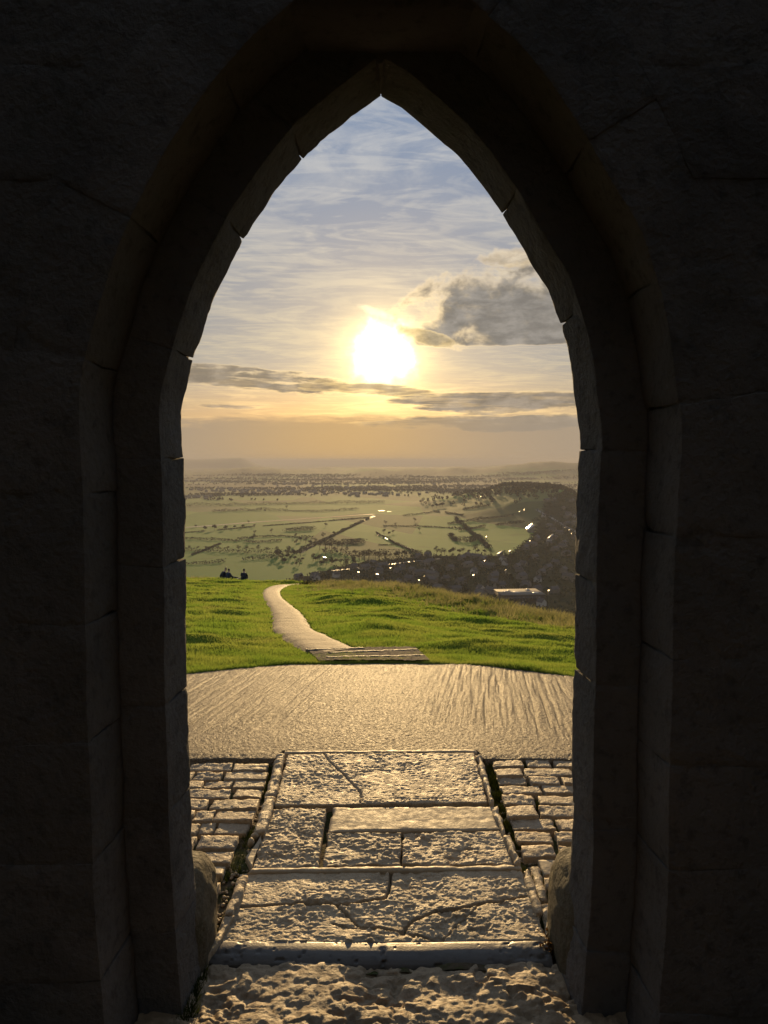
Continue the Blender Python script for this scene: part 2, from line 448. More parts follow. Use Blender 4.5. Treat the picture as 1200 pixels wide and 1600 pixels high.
M_hairl = plain_mat('fair_hair', (0.28, 0.2, 0.11), 0.6, 0.4, 0.0)
M_white = plain_mat('white_paper', (0.7, 0.68, 0.62), 0.7, 0.3, 0.0)

# ------------------------------------------------------------------ the hill
CON_S = 0.161; CON_Y = 4.05
TAB_PX = np.array([150, 290, 390, 430, 500, 560, 620, 680, 740, 800, 850, 895, 1000], float)
TAB_CY = np.array([900, 905, 907, 912, 911, 913, 921, 933, 947, 961, 972, 981, 1000], float)
TAB_D = np.array([62, 62, 60, 52, 50, 45, 38, 33, 30, 27, 25, 23, 20], float)
TAB_A = (TAB_PX - 600) / F
EDGE_A = np.array([-0.5, -0.2684, -0.13, 0.0, 0.121, 0.255, 0.5])
EDGE_Y = np.array([6.3, 7.6, 8.42, 8.5, 8.42, 7.4, 6.0])


def smooth_interp(a, xs, ys):
    return (np.interp(a - 0.02, xs, ys) + np.interp(a, xs, ys) * 2 + np.interp(a + 0.02, xs, ys)) / 4


def hill_base(x, y):
    x = np.asarray(x, float); y = np.asarray(y, float)
    r = np.hypot(x, y); az = np.clip(np.arctan2(x, y), -0.5, 0.5)
    a = np.tan(az); yy = r * np.cos(az)
    py = smooth_interp(a, TAB_A, TAB_CY); D_ = smooth_interp(a, TAB_A, TAB_D)
    s1 = np.tan(np.arctan((py - 800) / F) + PITCH); z1 = EYE - D_ * s1
    y0 = smooth_interp(a, EDGE_A, EDGE_Y); z0 = -CON_S * (y0 - CON_Y)
    m_ = (z0 - z1) / (D_ - y0)
    zl = np.where(yy < y0, -CON_S * np.maximum(yy - CON_Y, 0), z0 - m_ * (yy - y0))
    over = np.maximum(yy - D_ + 2.0, 0.0)
    zl = zl - 0.33 * over * over / (over + 7.0)
    return np.maximum(zl, -158.0)


def hill_hit(px, py): return march(px, py, hill_base, 5.0, 120.0, 6000)
PATH_PX = [((490, 1026), (562, 1018)), ((474, 1018), (548, 1011)), ((455, 1008), (530, 1003)), ((436, 995), (508, 993)), ((424, 985), (490, 984)),
           ((424, 975), (482, 975)), ((425, 964), (476, 965)), ((422, 954), (466, 954)), ((417, 944), (453, 944)), ((411, 935), (442, 935)), ((409, 928), (438, 928)),
           ((411, 923), (439, 922)), ((419, 918), (446, 918)), ((432, 915), (457, 914.5))]
PATH = [(hill_hit(*l), hill_hit(*r_)) for l, r_ in PATH_PX]
PATH_C = [((l[0] + r_[0]) / 2, (l[1] + r_[1]) / 2) for l, r_ in PATH]
d0 = np.array(PATH_C[-1]); PATH_C2 = PATH_C + [(d0[0] + 2.5, d0[1] + 4.0), (d0[0] + 6.0, d0[1] + 9.0)]


_pc = np.array(PATH_C); _pt = np.gradient(_pc, axis=0); _pt /= np.linalg.norm(_pt, axis=1)[:, None]
_pw = np.array([[r_[0] - l[0], r_[1] - l[1]] for l, r_ in PATH]); _hw = np.abs(_pw[:, 0] * _pt[:, 1] - _pw[:, 1] * _pt[:, 0]) / 2
def path_gap(x, y):                       # metres outside the edge of the path (negative on it)
    best = np.full(np.shape(x), 1e9)
    for i_ in range(len(_pc) - 1):
        (x0, y0), (x1, y1) = _pc[i_], _pc[i_ + 1]; L = (x1 - x0) ** 2 + (y1 - y0) ** 2
        t = np.clip(((x - x0) * (x1 - x0) + (y - y0) * (y1 - y0)) / L, 0, 1)
        best = np.minimum(best, np.hypot(x - x0 - t * (x1 - x0), y - y0 - t * (y1 - y0)) - (_hw[i_] * (1 - t) + _hw[i_ + 1] * t))
    return np.minimum(best, seg_dist(x, y, PATH_C2[-3:]) - _hw[-1])


def hill(x, y):
    z = hill_base(x, y)
    x = np.asarray(x, float); y = np.asarray(y, float); r = np.hypot(x, y)
    az = np.clip(np.arctan2(x, y), -0.5, 0.5); a = np.tan(az); yy = r * np.cos(az)
    y0 = smooth_interp(a, EDGE_A, EDGE_Y); D_ = smooth_interp(a, TAB_A, TAB_D)
    mk = sstep(yy - y0, 0.0, 1.6) * sstep(path_gap(x, y), 0.0, 1.2)
    lump = fbm(x / 1.7, y / 0.85, 4, 11) * 0.15 + fbm(x / 5.0, y / 2.6, 3, 21) * 0.20 + np.maximum(fbm(x / 0.55, y / 0.34, 3, 31), 0) * 0.035
    rough = sstep((yy - y0) / np.maximum(D_ - y0, 1), 0.45, 0.9) * sstep(a, -0.10, 0.02)
    rough = np.maximum(rough, sstep((yy - y0) / np.maximum(D_ - y0, 1), 0.8, 1.0) * 0.5)
    tus = (1 - np.minimum(np.abs(fbm(x / 0.9, y / 0.7, 3, 41)) * 2.2, 1)) ** 2
    far = sstep(r, 90, 200)
    z = z + mk * (lump * (1 - far) + rough * tus * 0.30 * (1 - far))
    return z - 0.05 * sstep(y0 - yy, -0.05, 0.4)     # lies under the concrete


azs = np.unique(np.concatenate([np.linspace(-180, -26, 60), np.linspace(-26, 26, 420), np.linspace(26, 180, 60)]))
rs = np.concatenate([np.linspace(0.5, 6.8, 8), np.geomspace(7.0, 75, 330), np.geomspace(77, 520, 60)])
AZg, Rg = np.meshgrid(np.radians(azs), rs, indexing='ij')
X, Y = np.sin(AZg) * Rg, np.cos(AZg) * Rg
Z = hill(X, Y) - np.where(Rg < 5.0, 0.12, 0.0)
me = mesh_np('hill', np.stack([X, Y, Z], -1).reshape(-1, 3), grid_quads(len(azs), len(rs))[:, ::-1])
ob('hill', me, M_turf, kind='structure')

# --- the concrete apron, combed when it was wet
na, nr = 900, 300
aa = np.linspace(-0.62, 0.60, na); tt = np.linspace(0, 1, nr)
Ag, Tg = np.meshgrid(aa, tt, indexing='ij')
yend = smooth_interp(Ag, EDGE_A, EDGE_Y) + 0.05 * fbm(Ag * 20, Ag * 0 + 3, 3, 3)
yfr = 4.135 - 0.155 * sstep(np.abs(Ag + 0.006), 0.134, 0.146) + 0.012 * fbm(Ag * 40, Ag * 0, 3, 5)
Yg = yfr + (yend - yfr) * Tg
Xg = Ag * Yg
s0 = (Xg - 0.11 * (Yg - CON_Y)) / (1 + 0.055 * (Yg - CON_Y))
gap = fbm(s0 * 2.0, Yg * 0.4, 3, 8)
comb = fbm(s0 / 0.022, Yg / 0.9, 3, 9)
strk = np.maximum(fbm(s0 / 0.030, Yg / 1.1, 2, 61), 0.0)
Zc = -CON_S * np.maximum(Yg - CON_Y, 0) + 0.0055 * comb * sstep(gap, -0.5, 0.3) * sstep(Tg, 0.12, 0.22) - 0.017 * np.maximum(strk - 0.12, 0) * (0.25 + sstep(np.abs(Xg), 0.3, 1.0)) * sstep(Tg, 0.08, 0.25) * sstep(Tg, 1.0, 0.85)
Zc += 0.006 * fbm(Xg / 0.6, Yg / 0.5, 3, 12) + 0.004 * fbm(Xg / 0.02, Yg / 0.025, 2, 13)
V = np.stack([Xg, Yg, Zc + 0.004], -1)
edge = V[:, -1].copy(); edge[:, 2] -= 0.14; edge[:, 1] += 0.01
front = V[:, 0].copy(); front[:, 2] -= 0.10; front[:, 1] -= 0.004
V = np.concatenate([front[:, None], V, edge[:, None]], 1)
ob('pavement', mesh_np('pavement', V.reshape(-1, 3), grid_quads(na, nr + 2)), M_conc, kind='structure')

# --- the winding path
prev = None; rows = []
def densify(pairs, n):
    out = []
    P_ = np.array([[*l, *r_] for l, r_ in pairs]); k = len(P_)
    t = np.linspace(0, k - 1, n); i = np.clip(np.floor(t).astype(int), 0, k - 2); f = (t - i)[:, None]
    p0, p1, p2, p3 = P_[np.clip(i - 1, 0, k - 1)], P_[i], P_[i + 1], P_[np.clip(i + 2, 0, k - 1)]
    return 0.5 * ((2 * p1) + (-p0 + p2) * f + (2 * p0 - 5 * p1 + 4 * p2 - p3) * f ** 2 + (-p0 + 3 * p1 - 3 * p2 + p3) * f ** 3)
l, r_ = PATH[-1]
extra = [((l[0] + 1.6, l[1] + 3.2), (r_[0] + 1.8, r_[1] + 2.4)), ((l[0] + 4.5, l[1] + 7.5), (r_[0] + 5.4, r_[1] + 6.4))]
dn = densify(PATH + extra, 300)
ww = np.linspace(0, 1, 15)
PX = dn[:, None, 0] * (1 - ww) + dn[:, None, 2] * ww; PY = dn[:, None, 1] * (1 - ww) + dn[:, None, 3] * ww
PX = PX + 0.05 * fbm(PY / 0.5, PX / 0.5, 3, 4) * (np.abs(ww - 0.5) > 0.45)
PZ = hill_base(PX, PY) + 0.055 - 0.06 * np.abs(ww - 0.5) ** 4 * 16 + 0.012 * fbm(PX / 0.5, PY / 0.35, 3, 6)
V = np.stack([PX, PY, PZ], -1)
ob('path', mesh_np('path', V.reshape(-1, 3), grid_quads(300, 15)), M_path, kind='structure')

# ------------------------------------------------------------------ paving in front of the door
def slab_mesh(name, poly, z=0.0, res=0.012, amp=0.004, sc=0.035, pit=0.0, warp=0.004, rnd=0.012, depth=0.06, cracks=(), seed=0, tilt=(0, 0), big=0.0, smoothmask=None):
    """A stone laid flat: poly = far-left, far-right, near-right, near-left in metres."""
    p = np.array(poly, float)
    wu = max(np.hypot(*(p[1] - p[0])), np.hypot(*(p[2] - p[3]))); wv = max(np.hypot(*(p[3] - p[0])), np.hypot(*(p[2] - p[1])))
    nu, nv = max(4, int(wu / res) + 1), max(4, int(wv / res) + 1)
    u, v = np.meshgrid(np.linspace(0, 1, nu), np.linspace(0, 1, nv), indexing='ij')
    xy = (p[0] * ((1 - u) * (1 - v))[..., None] + p[1] * (u * (1 - v))[..., None] + p[2] * (u * v)[..., None] + p[3] * ((1 - u) * v)[..., None])
    x, y = xy[..., 0].copy(), xy[..., 1].copy()
    ed = np.minimum(np.minimum(u, 1 - u) * wu, np.minimum(v, 1 - v) * wv)
    wgt = sstep(ed, 0.06, 0.0)
    ox = x.copy(); oy = y.copy()
    x = x + warp * fbm(ox / 0.05, oy / 0.05, 3, seed + 1) * wgt * 2; y = y + warp * fbm(ox / 0.05, oy / 0.05, 3, seed + 2) * wgt * 2
    h = amp * fbm(ox / sc, oy / sc, 4, seed + 3, 0.55) * 1.6
    h -= amp * 1.6 * (1 - np.minimum(np.abs(fbm(ox / (sc * 2.2), oy / (sc * 1.5), 3, seed + 4)) * 3.5, 1)) ** 2
    h += big * fbm(ox / 0.22, oy / 0.16, 2, seed + 6)
    if pit:
        q = fbm(ox / 0.045, oy / 0.035, 2, seed + 7); h -= pit * sstep(q, 0.22, 0.45) * (0.5 + 0.5 * sstep(fbm(ox / 0.3, oy / 0.2, 2, seed + 12), -0.3, 0.3))
    h = h * (0.55 + 0.75 * sstep(fbm(ox / 0.16, oy / 0.12, 2, seed + 13), -0.35, 0.35))
    if smoothmask is not None: h = h * smoothmask(ox, oy)
    h = h - rnd * sstep(ed, rnd * 1.3, 0.0) ** 2 * (0.8 + 0.9 * fbm(ox / 0.06, oy / 0.06, 2, seed + 8))
    for pts, wd, dp in cracks:
        d = seg_dist(ox + 0.008 * fbm(ox / 0.05, oy / 0.05, 3, seed + 9), oy + 0.006 * fbm(ox / 0.05, oy / 0.05, 3, seed + 10), pts)
        h -= dp * sstep(d, wd * 1.5, wd * 0.3)
    h += tilt[0] * (u - 0.5) + tilt[1] * (v - 0.5)
    V = np.stack([x, y, z + h], -1)
    W_ = np.zeros((nu + 2, nv + 2, 3)); W_[1:-1, 1:-1] = V
    W_[0, 1:-1] = V[0]; W_[-1, 1:-1] = V[-1]; W_[1:-1, 0] = V[:, 0]; W_[1:-1, -1] = V[:, -1]
    W_[0, 0], W_[0, -1], W_[-1, 0], W_[-1, -1] = V[0, 0], V[0, -1], V[-1, 0], V[-1, -1]
    for sl in ((0, slice(None)), (-1, slice(None)), (slice(None), 0), (slice(None), -1)): W_[sl][..., 2] = z - depth
    return mesh_np(name, W_.reshape(-1, 3), grid_quads(nu + 2, nv + 2)[:, ::-1])


def pz(pts, z=0.0): return [at_z(x, y, z) for x, y in pts]

bed = bpy.data.objects.new('paving', None); COL.objects.link(bed); bed['kind'] = 'structure'; bed.location = (0, 3.2, 0)
bed.matrix_parent_inverse.identity()
def part(name, me, m_, par=None, **kw):
    o = ob(name, me, m_, None, **kw); par = par or bed
    o.parent = par; o.matrix_parent_inverse = par.matrix_world.inverted(); o.matrix_basis.identity()
    return o
bpy.context.view_layer.update()
# joints and gutters of mossy soil
nx_, ny_ = 260, 150
u, v = np.meshgrid(np.linspace(-2.6, 2.6, nx_), np.linspace(2.32, 4.16, ny_), indexing='ij')
zz_ = -0.032 + 0.010 * fbm(u / 0.06, v / 0.06, 3, 71) + 0.012 * fbm(u / 0.3, v / 0.3, 2, 72)
part('joint_bed', mesh_np('joint_bed', np.stack([u, v, zz_], -1).reshape(-1, 3), grid_quads(nx_, ny_)), M_soil)

def ck(pts, wd=0.0045, dp=0.02): return (pz(pts), wd, dp)
big = [
    # far slab, middle pieces, the cracked near slab
    ('paving_slab', [(449, 1178), (741, 1176), (763, 1254), (429, 1258)], 0.006, dict(res=.0055, amp=.0022, sc=.015, rnd=.006, big=.005, cracks=[ck([(505, 1180), (528, 1206), (548, 1222), (563, 1240), (565, 1257)], .004, .014)]), M_slab, None),
    ('paving_slab', [(428, 1263), (510, 1262), (497, 1353), (393, 1356)], 0.004, dict(res=.0045, amp=.0036, sc=.016, pit=.005, rnd=.006, big=.006), M_slab, None),
    ('paving_slab', [(521, 1261), (772, 1259), (783, 1296), (513, 1299)], 0.003, dict(res=.010, amp=.0010, sc=.06, rnd=.006), M_smooth, 'smooth pale slab worn flatter than its neighbours'),
    ('paving_slab', [(512, 1301), (627, 1300), (625, 1351), (505, 1352)], 0.000, dict(res=.0045, amp=.0032, sc=.020, pit=.008, rnd=.006, big=.009), M_slab, None),
    ('paving_slab', [(630, 1300), (785, 1298), (803, 1349), (628, 1351)], 0.000, dict(res=.0045, amp=.0032, sc=.020, pit=.008, rnd=.006, big=.009), M_slab, None),
    ('paving_slab', [(374, 1364), (815, 1357), (857, 1468), (341, 1474)], -0.004, dict(res=.0038, amp=.0019, sc=.014, pit=.0055, rnd=.006, big=.007, cracks=[
        ck([(350, 1416), (420, 1412), (470, 1409), (525, 1410), (575, 1405), (600, 1401), (607, 1388), (611, 1358)], .0055, .030),
        ck([(525, 1410), (545, 1428), (560, 1442), (600, 1447), (640, 1456), (680, 1466), (705, 1478)], .0045, .025),
        ck([(820, 1398), (790, 1402), (757, 1408), (720, 1418), (685, 1424), (648, 1434), (632, 1444), (628, 1456)], .0055, .028),
        ck([(752, 1410), (730, 1428), (705, 1452), (694, 1468)], .0028, .010),
        ck([(520, 1440), (545, 1446), (570, 1447)], .004, .014)]), M_slab, 'pitted slab split by several long cracks'),
]
for i, (nm, px, z, kw, m_, lab) in enumerate(big):
    o = part(nm, slab_mesh(nm, pz(px, z), z, seed=100 + 20 * i, **kw), m_)
    if lab: o['label'] = lab
# raised lips between the rows
part('edging_strip', slab_mesh('edging_strip', pz([(393, 1355), (812, 1350), (815, 1357), (386, 1362)], 0.004), 0.004, res=.008, amp=.0012, sc=.05, rnd=.008, warp=.003, seed=301), M_smooth)
part('edging_strip', slab_mesh('edging_strip', pz([(445, 1172), (744, 1170), (746, 1174.5), (444, 1176.5)], 0.008), 0.008, res=.010, amp=.0012, sc=.05, rnd=.008, warp=.003, seed=302), M_smooth)
# side edgings
side = [
    ([(432, 1176), (446, 1176), (431, 1240), (415, 1242)], .028), ([(414, 1243), (430, 1242), (415, 1296), (396, 1298)], .028),
    ([(384, 1338), (414, 1300), (424, 1262), (392, 1356)], .004),
    ([(372, 1366), (388, 1364), (365, 1425), (350, 1430)], .018), ([(349, 1432), (364, 1428), (338, 1478), (318, 1500)], .012),
    ([(744, 1178), (752, 1178), (771, 1250), (765, 1254)], .022), ([(768, 1260), (776, 1258), (790, 1300), (784, 1303)], .016),
    ([(787, 1306), (797, 1303), (814, 1346), (806, 1348)], .018), ([(816, 1357), (826, 1356), (848, 1420), (838, 1424)], .010),
    ([(826, 1352), (842, 1352), (857, 1405), (842, 1406)], -.004), ([(843, 1409), (858, 1408), (869, 1458), (858, 1466)], -.004),
]
for i, (px, z) in enumerate(side):
    part('edging_stone', slab_mesh('edging_stone', pz(px, z), z, res=.010, amp=.004, sc=.05, rnd=.010, warp=.005, seed=330 + 11 * i), M_slab if i != 2 else M_smooth)
# small pavers in courses on both sides
left_rows = [
    (1193, 1203, [(250, 293), (297, 362), (366, 417)]), (1205.5, 1217, [(240, 300), (305, 344), (352, 416)]), (1219, 1230.5, [(225, 262), (266, 316), (320, 361), (366, 413)]),
    (1233, 1246, [(230, 290), (294, 359), (367, 410)]), (1248.5, 1263, [(220, 268), (273, 322), (331, 403)]), (1266, 1281.5, [(210, 250), (254, 300), (304, 332), (337, 396)]),
    (1285.5, 1302, [(205, 290), (295, 309), (311, 334), (339, 388)]), (1306, 1324, [(200, 244), (249, 303), (311, 369)]), (1330, 1347.5, [(190, 240), (246, 362)]),
    (1353, 1367.5, [(240, 350)]), (1377, 1389, [(235, 296), (301, 341)]), (1392, 1409, [(230, 285), (289, 334)]), (1412, 1432, [(222, 272), (277, 326)]), (1436, 1458, [(260, 316)]),
]
right_rows = [
    (1188, 1197.5, [(771, 817), (823, 860), (867, 912), (917, 960)]), (1200, 1211.5, [(775, 816), (820, 893), (898, 950)]), (1213.5, 1224.5, [(778, 821), (829, 873), (880, 930), (935, 980)]),
    (1227, 1239.5, [(783, 845), (850, 922), (927, 980)]), (1242.5, 1256.5, [(788, 834), (843, 905), (910, 980)]), (1259, 1275.5, [(793, 838), (844, 910), (916, 990)]),
    (1278.5, 1296, [(799, 865), (873, 930), (936, 1000)]), (1299.5, 1315.5, [(807, 861), (870, 922), (928, 1000)]), (1321, 1337.5, [(816, 865), (877, 935), (940, 1010)]),
    (1344, 1366, [(845, 940)]), (1370, 1386, [(853, 892), (897, 960)]), (1390, 1408, [(860, 905), (910, 970)]), (1412, 1434, [(868, 930)]),
]
k = 0
for rows_, sgn in ((left_rows, -1), (right_rows, 1)):
    for (ya, yb, spans) in rows_:
        for (xa, xb) in spans:
            k += 1
            yc = (ya + yb) / 2
            vp = lambda x, y, yc=yc: 600 + (x - 600) * (y - 720) / (yc - 720)      # sides run straight away from the door
            jt = lambda: random.uniform(-0.6, 0.6)
            z = random.uniform(-0.006, 0.008)
            sm_ = (ya in (1353, 1344))
            px = [(vp(xa, ya) + jt(), ya + jt() * .6), (vp(xb, ya) + jt(), ya + jt() * .6), (vp(xb, yb) + jt(), yb + jt() * .6), (vp(xa, yb) + jt(), yb + jt() * .6)]
            me = slab_mesh('paver', pz(px, z), z, res=.009, amp=.0008 if sm_ else .0026, sc=.022, rnd=.0015 if sm_ else .0022, warp=.001 if sm_ else .004, depth=.07, seed=500 + 13 * k,
                           tilt=(random.uniform(-.006, .006), random.uniform(-.006, .006)), big=0 if sm_ else .0035)
            o = part('paver', me, M_smooth if sm_ else M_brick)
            if sm_: o['label'] = 'smooth flat paver among rough ones'
            if sm_ and sgn < 0: carved = o
# the carved loop mark on the smooth paver at the left
def polytube(name, pts, r, m_, par):
    cu = bpy.data.curves.new(name, 'CURVE'); cu.dimensions = '3D'; cu.bevel_depth = r; cu.bevel_resolution = 1
    sp = cu.splines.new('POLY'); sp.points.add(len(pts) - 1)
    for i_, p_ in enumerate(pts): sp.points[i_].co = (*p_, 1)
    return part(name, cu, m_, par)
mk_px = [(303, 1358), (308, 1357.5), (312, 1359), (316, 1362), (319, 1361.5), (320, 1359), (318, 1357), (314, 1358), (311, 1361), (308, 1363), (303, 1362.5)]
M_soil2 = stone_mat('gravel_tread', (0.13, 0.105, 0.08), (0.10, 0.08, 0.06), (0.05, 0.04, 0.03), 0.9, 0.05, 0.012, 40, fixed=True)
M_carve = plain_mat('carved_line', (0.05, 0.045, 0.04), 0.9, 0.1, 0.0)
mk = polytube('carved_mark', [(*at_z(x, y, 0.006), 0.0035) for x, y in mk_px], 0.0022, M_carve, bed)
mk['label'] = 'carved looping mark on the smooth left paver'

# door step: polished nosing and the rough stone below it
step = thing('doorstep', 'worn doorstep with a dark polished bullnose edge and rough pitted stone below it', 'doorstep', (0, 2.3, -0.09))
bpy.context.view_layer.update()
yb, yf = at_z(600, 1470, 0.0)[1], at_z(600, 1513, -0.030)[1]
xl, xr = at_z(328, 1490, 0)[0], at_z(862, 1490, 0)[0]
nx_, np_ = 420, 26
xs = np.linspace(xl, xr, nx_); tt = np.linspace(0, 1, np_)
Xn, Tn = np.meshgrid(xs, tt, indexing='ij')
ang = np.clip((Tn - 0.2) / 0.8, 0, 1) * (math.pi / 2)
flat = np.clip(Tn / 0.2, 0, 1)
dep = yb - yf
Yn = yb - flat * dep * 0.22 - np.sin(ang) * dep * 0.78
Zn = 0.0 - (1 - np.cos(ang)) * 0.040
Yn = Yn + 0.018 * ((Xn - (xl + xr) / 2) / 0.55) ** 2 * Tn * 0.0
worn = np.exp(-((Xn + 0.0) / 0.33) ** 2) * 0.007
Zn = Zn - worn * (1 - Tn)
endm = np.maximum(sstep(Xn, xl + 0.26, xl + 0.03), sstep(Xn, xr - 0.24, xr - 0.03))
pn = fbm(Xn / 0.035, (Yn + Zn) / 0.022, 3, 88)
pit_ = endm * 0.011 * np.maximum(pn + 0.05, 0) + 0.006 * sstep(fbm(Xn / 0.03, (Yn + Zn) / 0.02, 2, 89), 0.58, 0.72)
xc = at_z(598, 1490, 0)[0]
pit_ += 0.012 * np.exp(-((Xn - xc) / 0.010) ** 2) * sstep(Tn, 0.15, 0.35) * (0.6 + 0.8 * fbm(Xn / 0.01, Yn / 0.012, 2, 90))
pit_ += 0.0006 * fbm(Xn / 0.4, (Yn + Zn) / 0.004, 2, 91)
Yn = Yn + pit_ * np.sin(ang) ; Zn = Zn - pit_ * (np.cos(ang) * 0.8 + 0.15)
Vn = np.stack([Xn, Yn, Zn], -1)
back = Vn[:, :1].copy(); back[..., 2] = -0.1; bot = Vn[:, -1:].copy(); bot[..., 2] = -0.14
Vn = np.concatenate([back, Vn, bot], 1)
capl = Vn[:1].copy(); capl[..., 1] = (yb + yf) / 2; capl[..., 2] = -0.08; capr = Vn[-1:].copy(); capr[..., 1] = (yb + yf) / 2; capr[..., 2] = -0.08
Vn = np.concatenate([capl, Vn, capr], 0)
part('nosing', mesh_np('nosing', Vn.reshape(-1, 3), grid_quads(nx_ + 2, np_ + 2)[:, ::-1]), M_nose, step)
part('threshold_stone', slab_mesh('threshold_stone', [(-0.80, yf + 0.012), (0.80, yf + 0.012), (0.80, 1.55), (-0.80, 1.55)], -0.006, res=.0050, amp=.0060, sc=.04, pit=.012, rnd=.008, big=.022, depth=.1, tilt=(0, 0.022), seed=900), M_thresh, step)

# ------------------------------------------------------------------ the tower: a stepped pointed doorway built of blocks
YF = 2.30
left_px = [(318, 1515), (305, 1365), (300, 1300), (297, 1200), (294.5, 1100), (291.5, 1050), (291, 1000), (291, 900), (290.5, 830), (290, 760), (288, 713), (285.5, 671), (286.5, 629), (296, 590), (311, 539), (329, 482), (348, 440), (390, 361), (437, 293), (481, 240), (532, 197), (595, 150)]
right_px = [(874, 1515), (889, 1365), (893, 1290), (893, 1200), (893.5, 1120), (896, 1055), (897, 1000), (897, 900), (899, 830), (901, 760), (905, 697), (903, 660), (898, 629), (894, 587), (884, 539), (873, 503), (856, 452), (831, 416), (805, 371), (784, 335), (752, 287), (716, 243), (668, 203), (630, 168), (595, 150)]
def outline(pxs):
    p = np.array([at_y(x, y, YF) for x, y in pxs])
    p[0, 1] = -0.12
    return p
def arclen(p):
    s = np.concatenate([[0], np.cumsum(np.hypot(*np.diff(p, axis=0).T))]); return s
OL, OR_ = outline(left_px), outline(right_px)
SPR = 1.75                                # height of the springing
def sampler(p, sgn):
    s = arclen(p)
    ps = np.linspace(0, s[-1], 400); q = np.stack([np.interp(ps, s, p[:, 0]), np.interp(ps, s, p[:, 1])], 1)
    for _ in range(6): q[1:-1] = (q[:-2] + q[1:-1] * 2 + q[2:]) / 4
    tn = np.gradient(q, axis=0); tn /= np.linalg.norm(tn, axis=1)[:, None]
    nr_ = np.stack([-tn[:, 1], tn[:, 0]], 1) * (1 if sgn < 0 else -1)          # points away from the opening
    def f(sv): return np.stack([np.interp(sv, ps, q[:, i_]) for i_ in (0, 1)], -1), np.stack([np.interp(sv, ps, nr_[:, i_]) for i_ in (0, 1)], -1)
    return f, s[-1], q


def block(name, fmap, dims, res, rr, amp, seed, m_, par, chip=0.0, n=None):
    """fmap maps (a,b,c) in metres inside a box of dims to world; faces are rounded at the edges and roughened."""
    a0, b0, c0 = dims
    na_, nb_, nc_ = n or [max(3, int(round(d / res)) + 1) for d in dims]
    vs, qs, off = [], [], 0
    def lin(k_, L):
        t = np.linspace(0, 1, k_); e = min(rr * 1.2 / L, 0.3)
        if k_ >= 5: t = np.concatenate([[0, e], np.linspace(e, 1 - e, k_ - 2)[1:-1], [1 - e, 1]])
        return t * L
    A_, B_, C_ = lin(na_, a0), lin(nb_, b0), lin(nc_, c0)
    faces = [(A_, B_, 2, 0.0), (A_, B_, 2, c0), (A_, C_, 1, 0.0), (A_, C_, 1, b0), (B_, C_, 0, 0.0), (B_, C_, 0, a0)]
    for P1, P2, ax, val in faces:
        g1, g2 = np.meshgrid(P1, P2, indexing='ij'); v_ = np.full(g1.shape, val)
        q = {2: (g1, g2, v_), 1: (g1, v_, g2), 0: (v_, g1, g2)}[ax]
        p = np.stack(q, -1).reshape(-1, 3); vs.append(p)
        fq = grid_quads(len(P1), len(P2), off)
        if (ax == 2 and val == 0) or (ax == 1 and val > 0) or (ax == 0 and val == 0): fq = fq[:, ::-1]
        qs.append(fq); off += len(p)
    p = np.concatenate(vs); D_ = np.array(dims)
    core_ = np.clip(p, rr, D_ - rr); dv = p - core_; ln = np.linalg.norm(dv, axis=1, keepdims=True)
    p2 = np.where(ln > 1e-9, core_ + dv / np.maximum(ln, 1e-9) * np.minimum(ln, rr), p)
    w = fmap(p2[:, 0], p2[:, 1], p2[:, 2])
    nd = p2 - D_ / 2; nd = nd / D_; mx = np.abs(nd); pw = np.sign(nd) * mx ** 5; pw /= np.maximum(np.linalg.norm(pw, axis=1, keepdims=True), 1e-9)
    eps = 0.002
    def dirm(k_):
        e = np.zeros(3); e[k_] = eps
        return (fmap(p2[:, 0] + e[0], p2[:, 1] + e[1], p2[:, 2] + e[2]) - w) / eps
    nw = dirm(0) * pw[:, :1] + dirm(1) * pw[:, 1:2] + dirm(2) * pw[:, 2:3]
    nw /= np.maximum(np.linalg.norm(nw, axis=1, keepdims=True), 1e-9)
    dsp = amp * n3(w, 0.07, seed) * 1.5 + amp * 0.7 * n3(w, 0.022, seed + 3)
    if chip:
        ends = np.minimum(p2[:, 0], a0 - p2[:, 0])
        dsp = dsp - chip * sstep(ends, 0.05, 0.0) * np.maximum(n3(w, 0.06, seed + 9) + 0.25, 0) * 2.5
    w = w + nw * dsp[:, None]
    me_ = mesh_np(name, w, np.concatenate(qs)); 
    return part(name, me_, m_, par)


tower = thing('stone_tower', 'dark weathered stone tower wall with a pointed arch doorway open to the view', 'tower', (0, 2.1, -0.1))
bpy.context.view_layer.update()
def order_blocks(pts, sgn, off0, thick, y_near, y_far, seed, lens, names, amp, chip, alt=0.0):
    f, L, q = sampler(pts, sgn); s = 0.0; i_ = 0
    rnd_ = random.Random(seed)
    while s < L - 0.02:
        ln = rnd_.uniform(*lens)
        if L - (s + ln) < lens[0] * 0.6: ln = L - s
        g_ = 0.0006
        th = thick + (alt if i_ % 2 else 0.0) if f(np.array([s]))[0][0, 1] < SPR else thick
        jx = rnd_.uniform(-0.002, 0.002); jy = rnd_.uniform(-0.0015, 0.0015)
        def fm(a, b, c_, s=s, jx=jx, jy=jy):
            pos, nn = f(s + g_ + a)
            pp = pos + nn * (off0 + jx + b + 0.016 * (1 - c_ / (y_far - y_near)))[:, None]
            return np.stack([pp[:, 0], y_near + jy + c_, pp[:, 1]], 1)
        mid = f(np.array([s + ln / 2]))[0][0, 1]
        nm = names[0] if mid < SPR else names[1]
        block(nm, fm, (ln - 2 * g_, th, y_far - y_near), 0.016, 0.0035, amp, seed + i_ * 7, M_tower, tower, chip)
        s += ln; i_ += 1
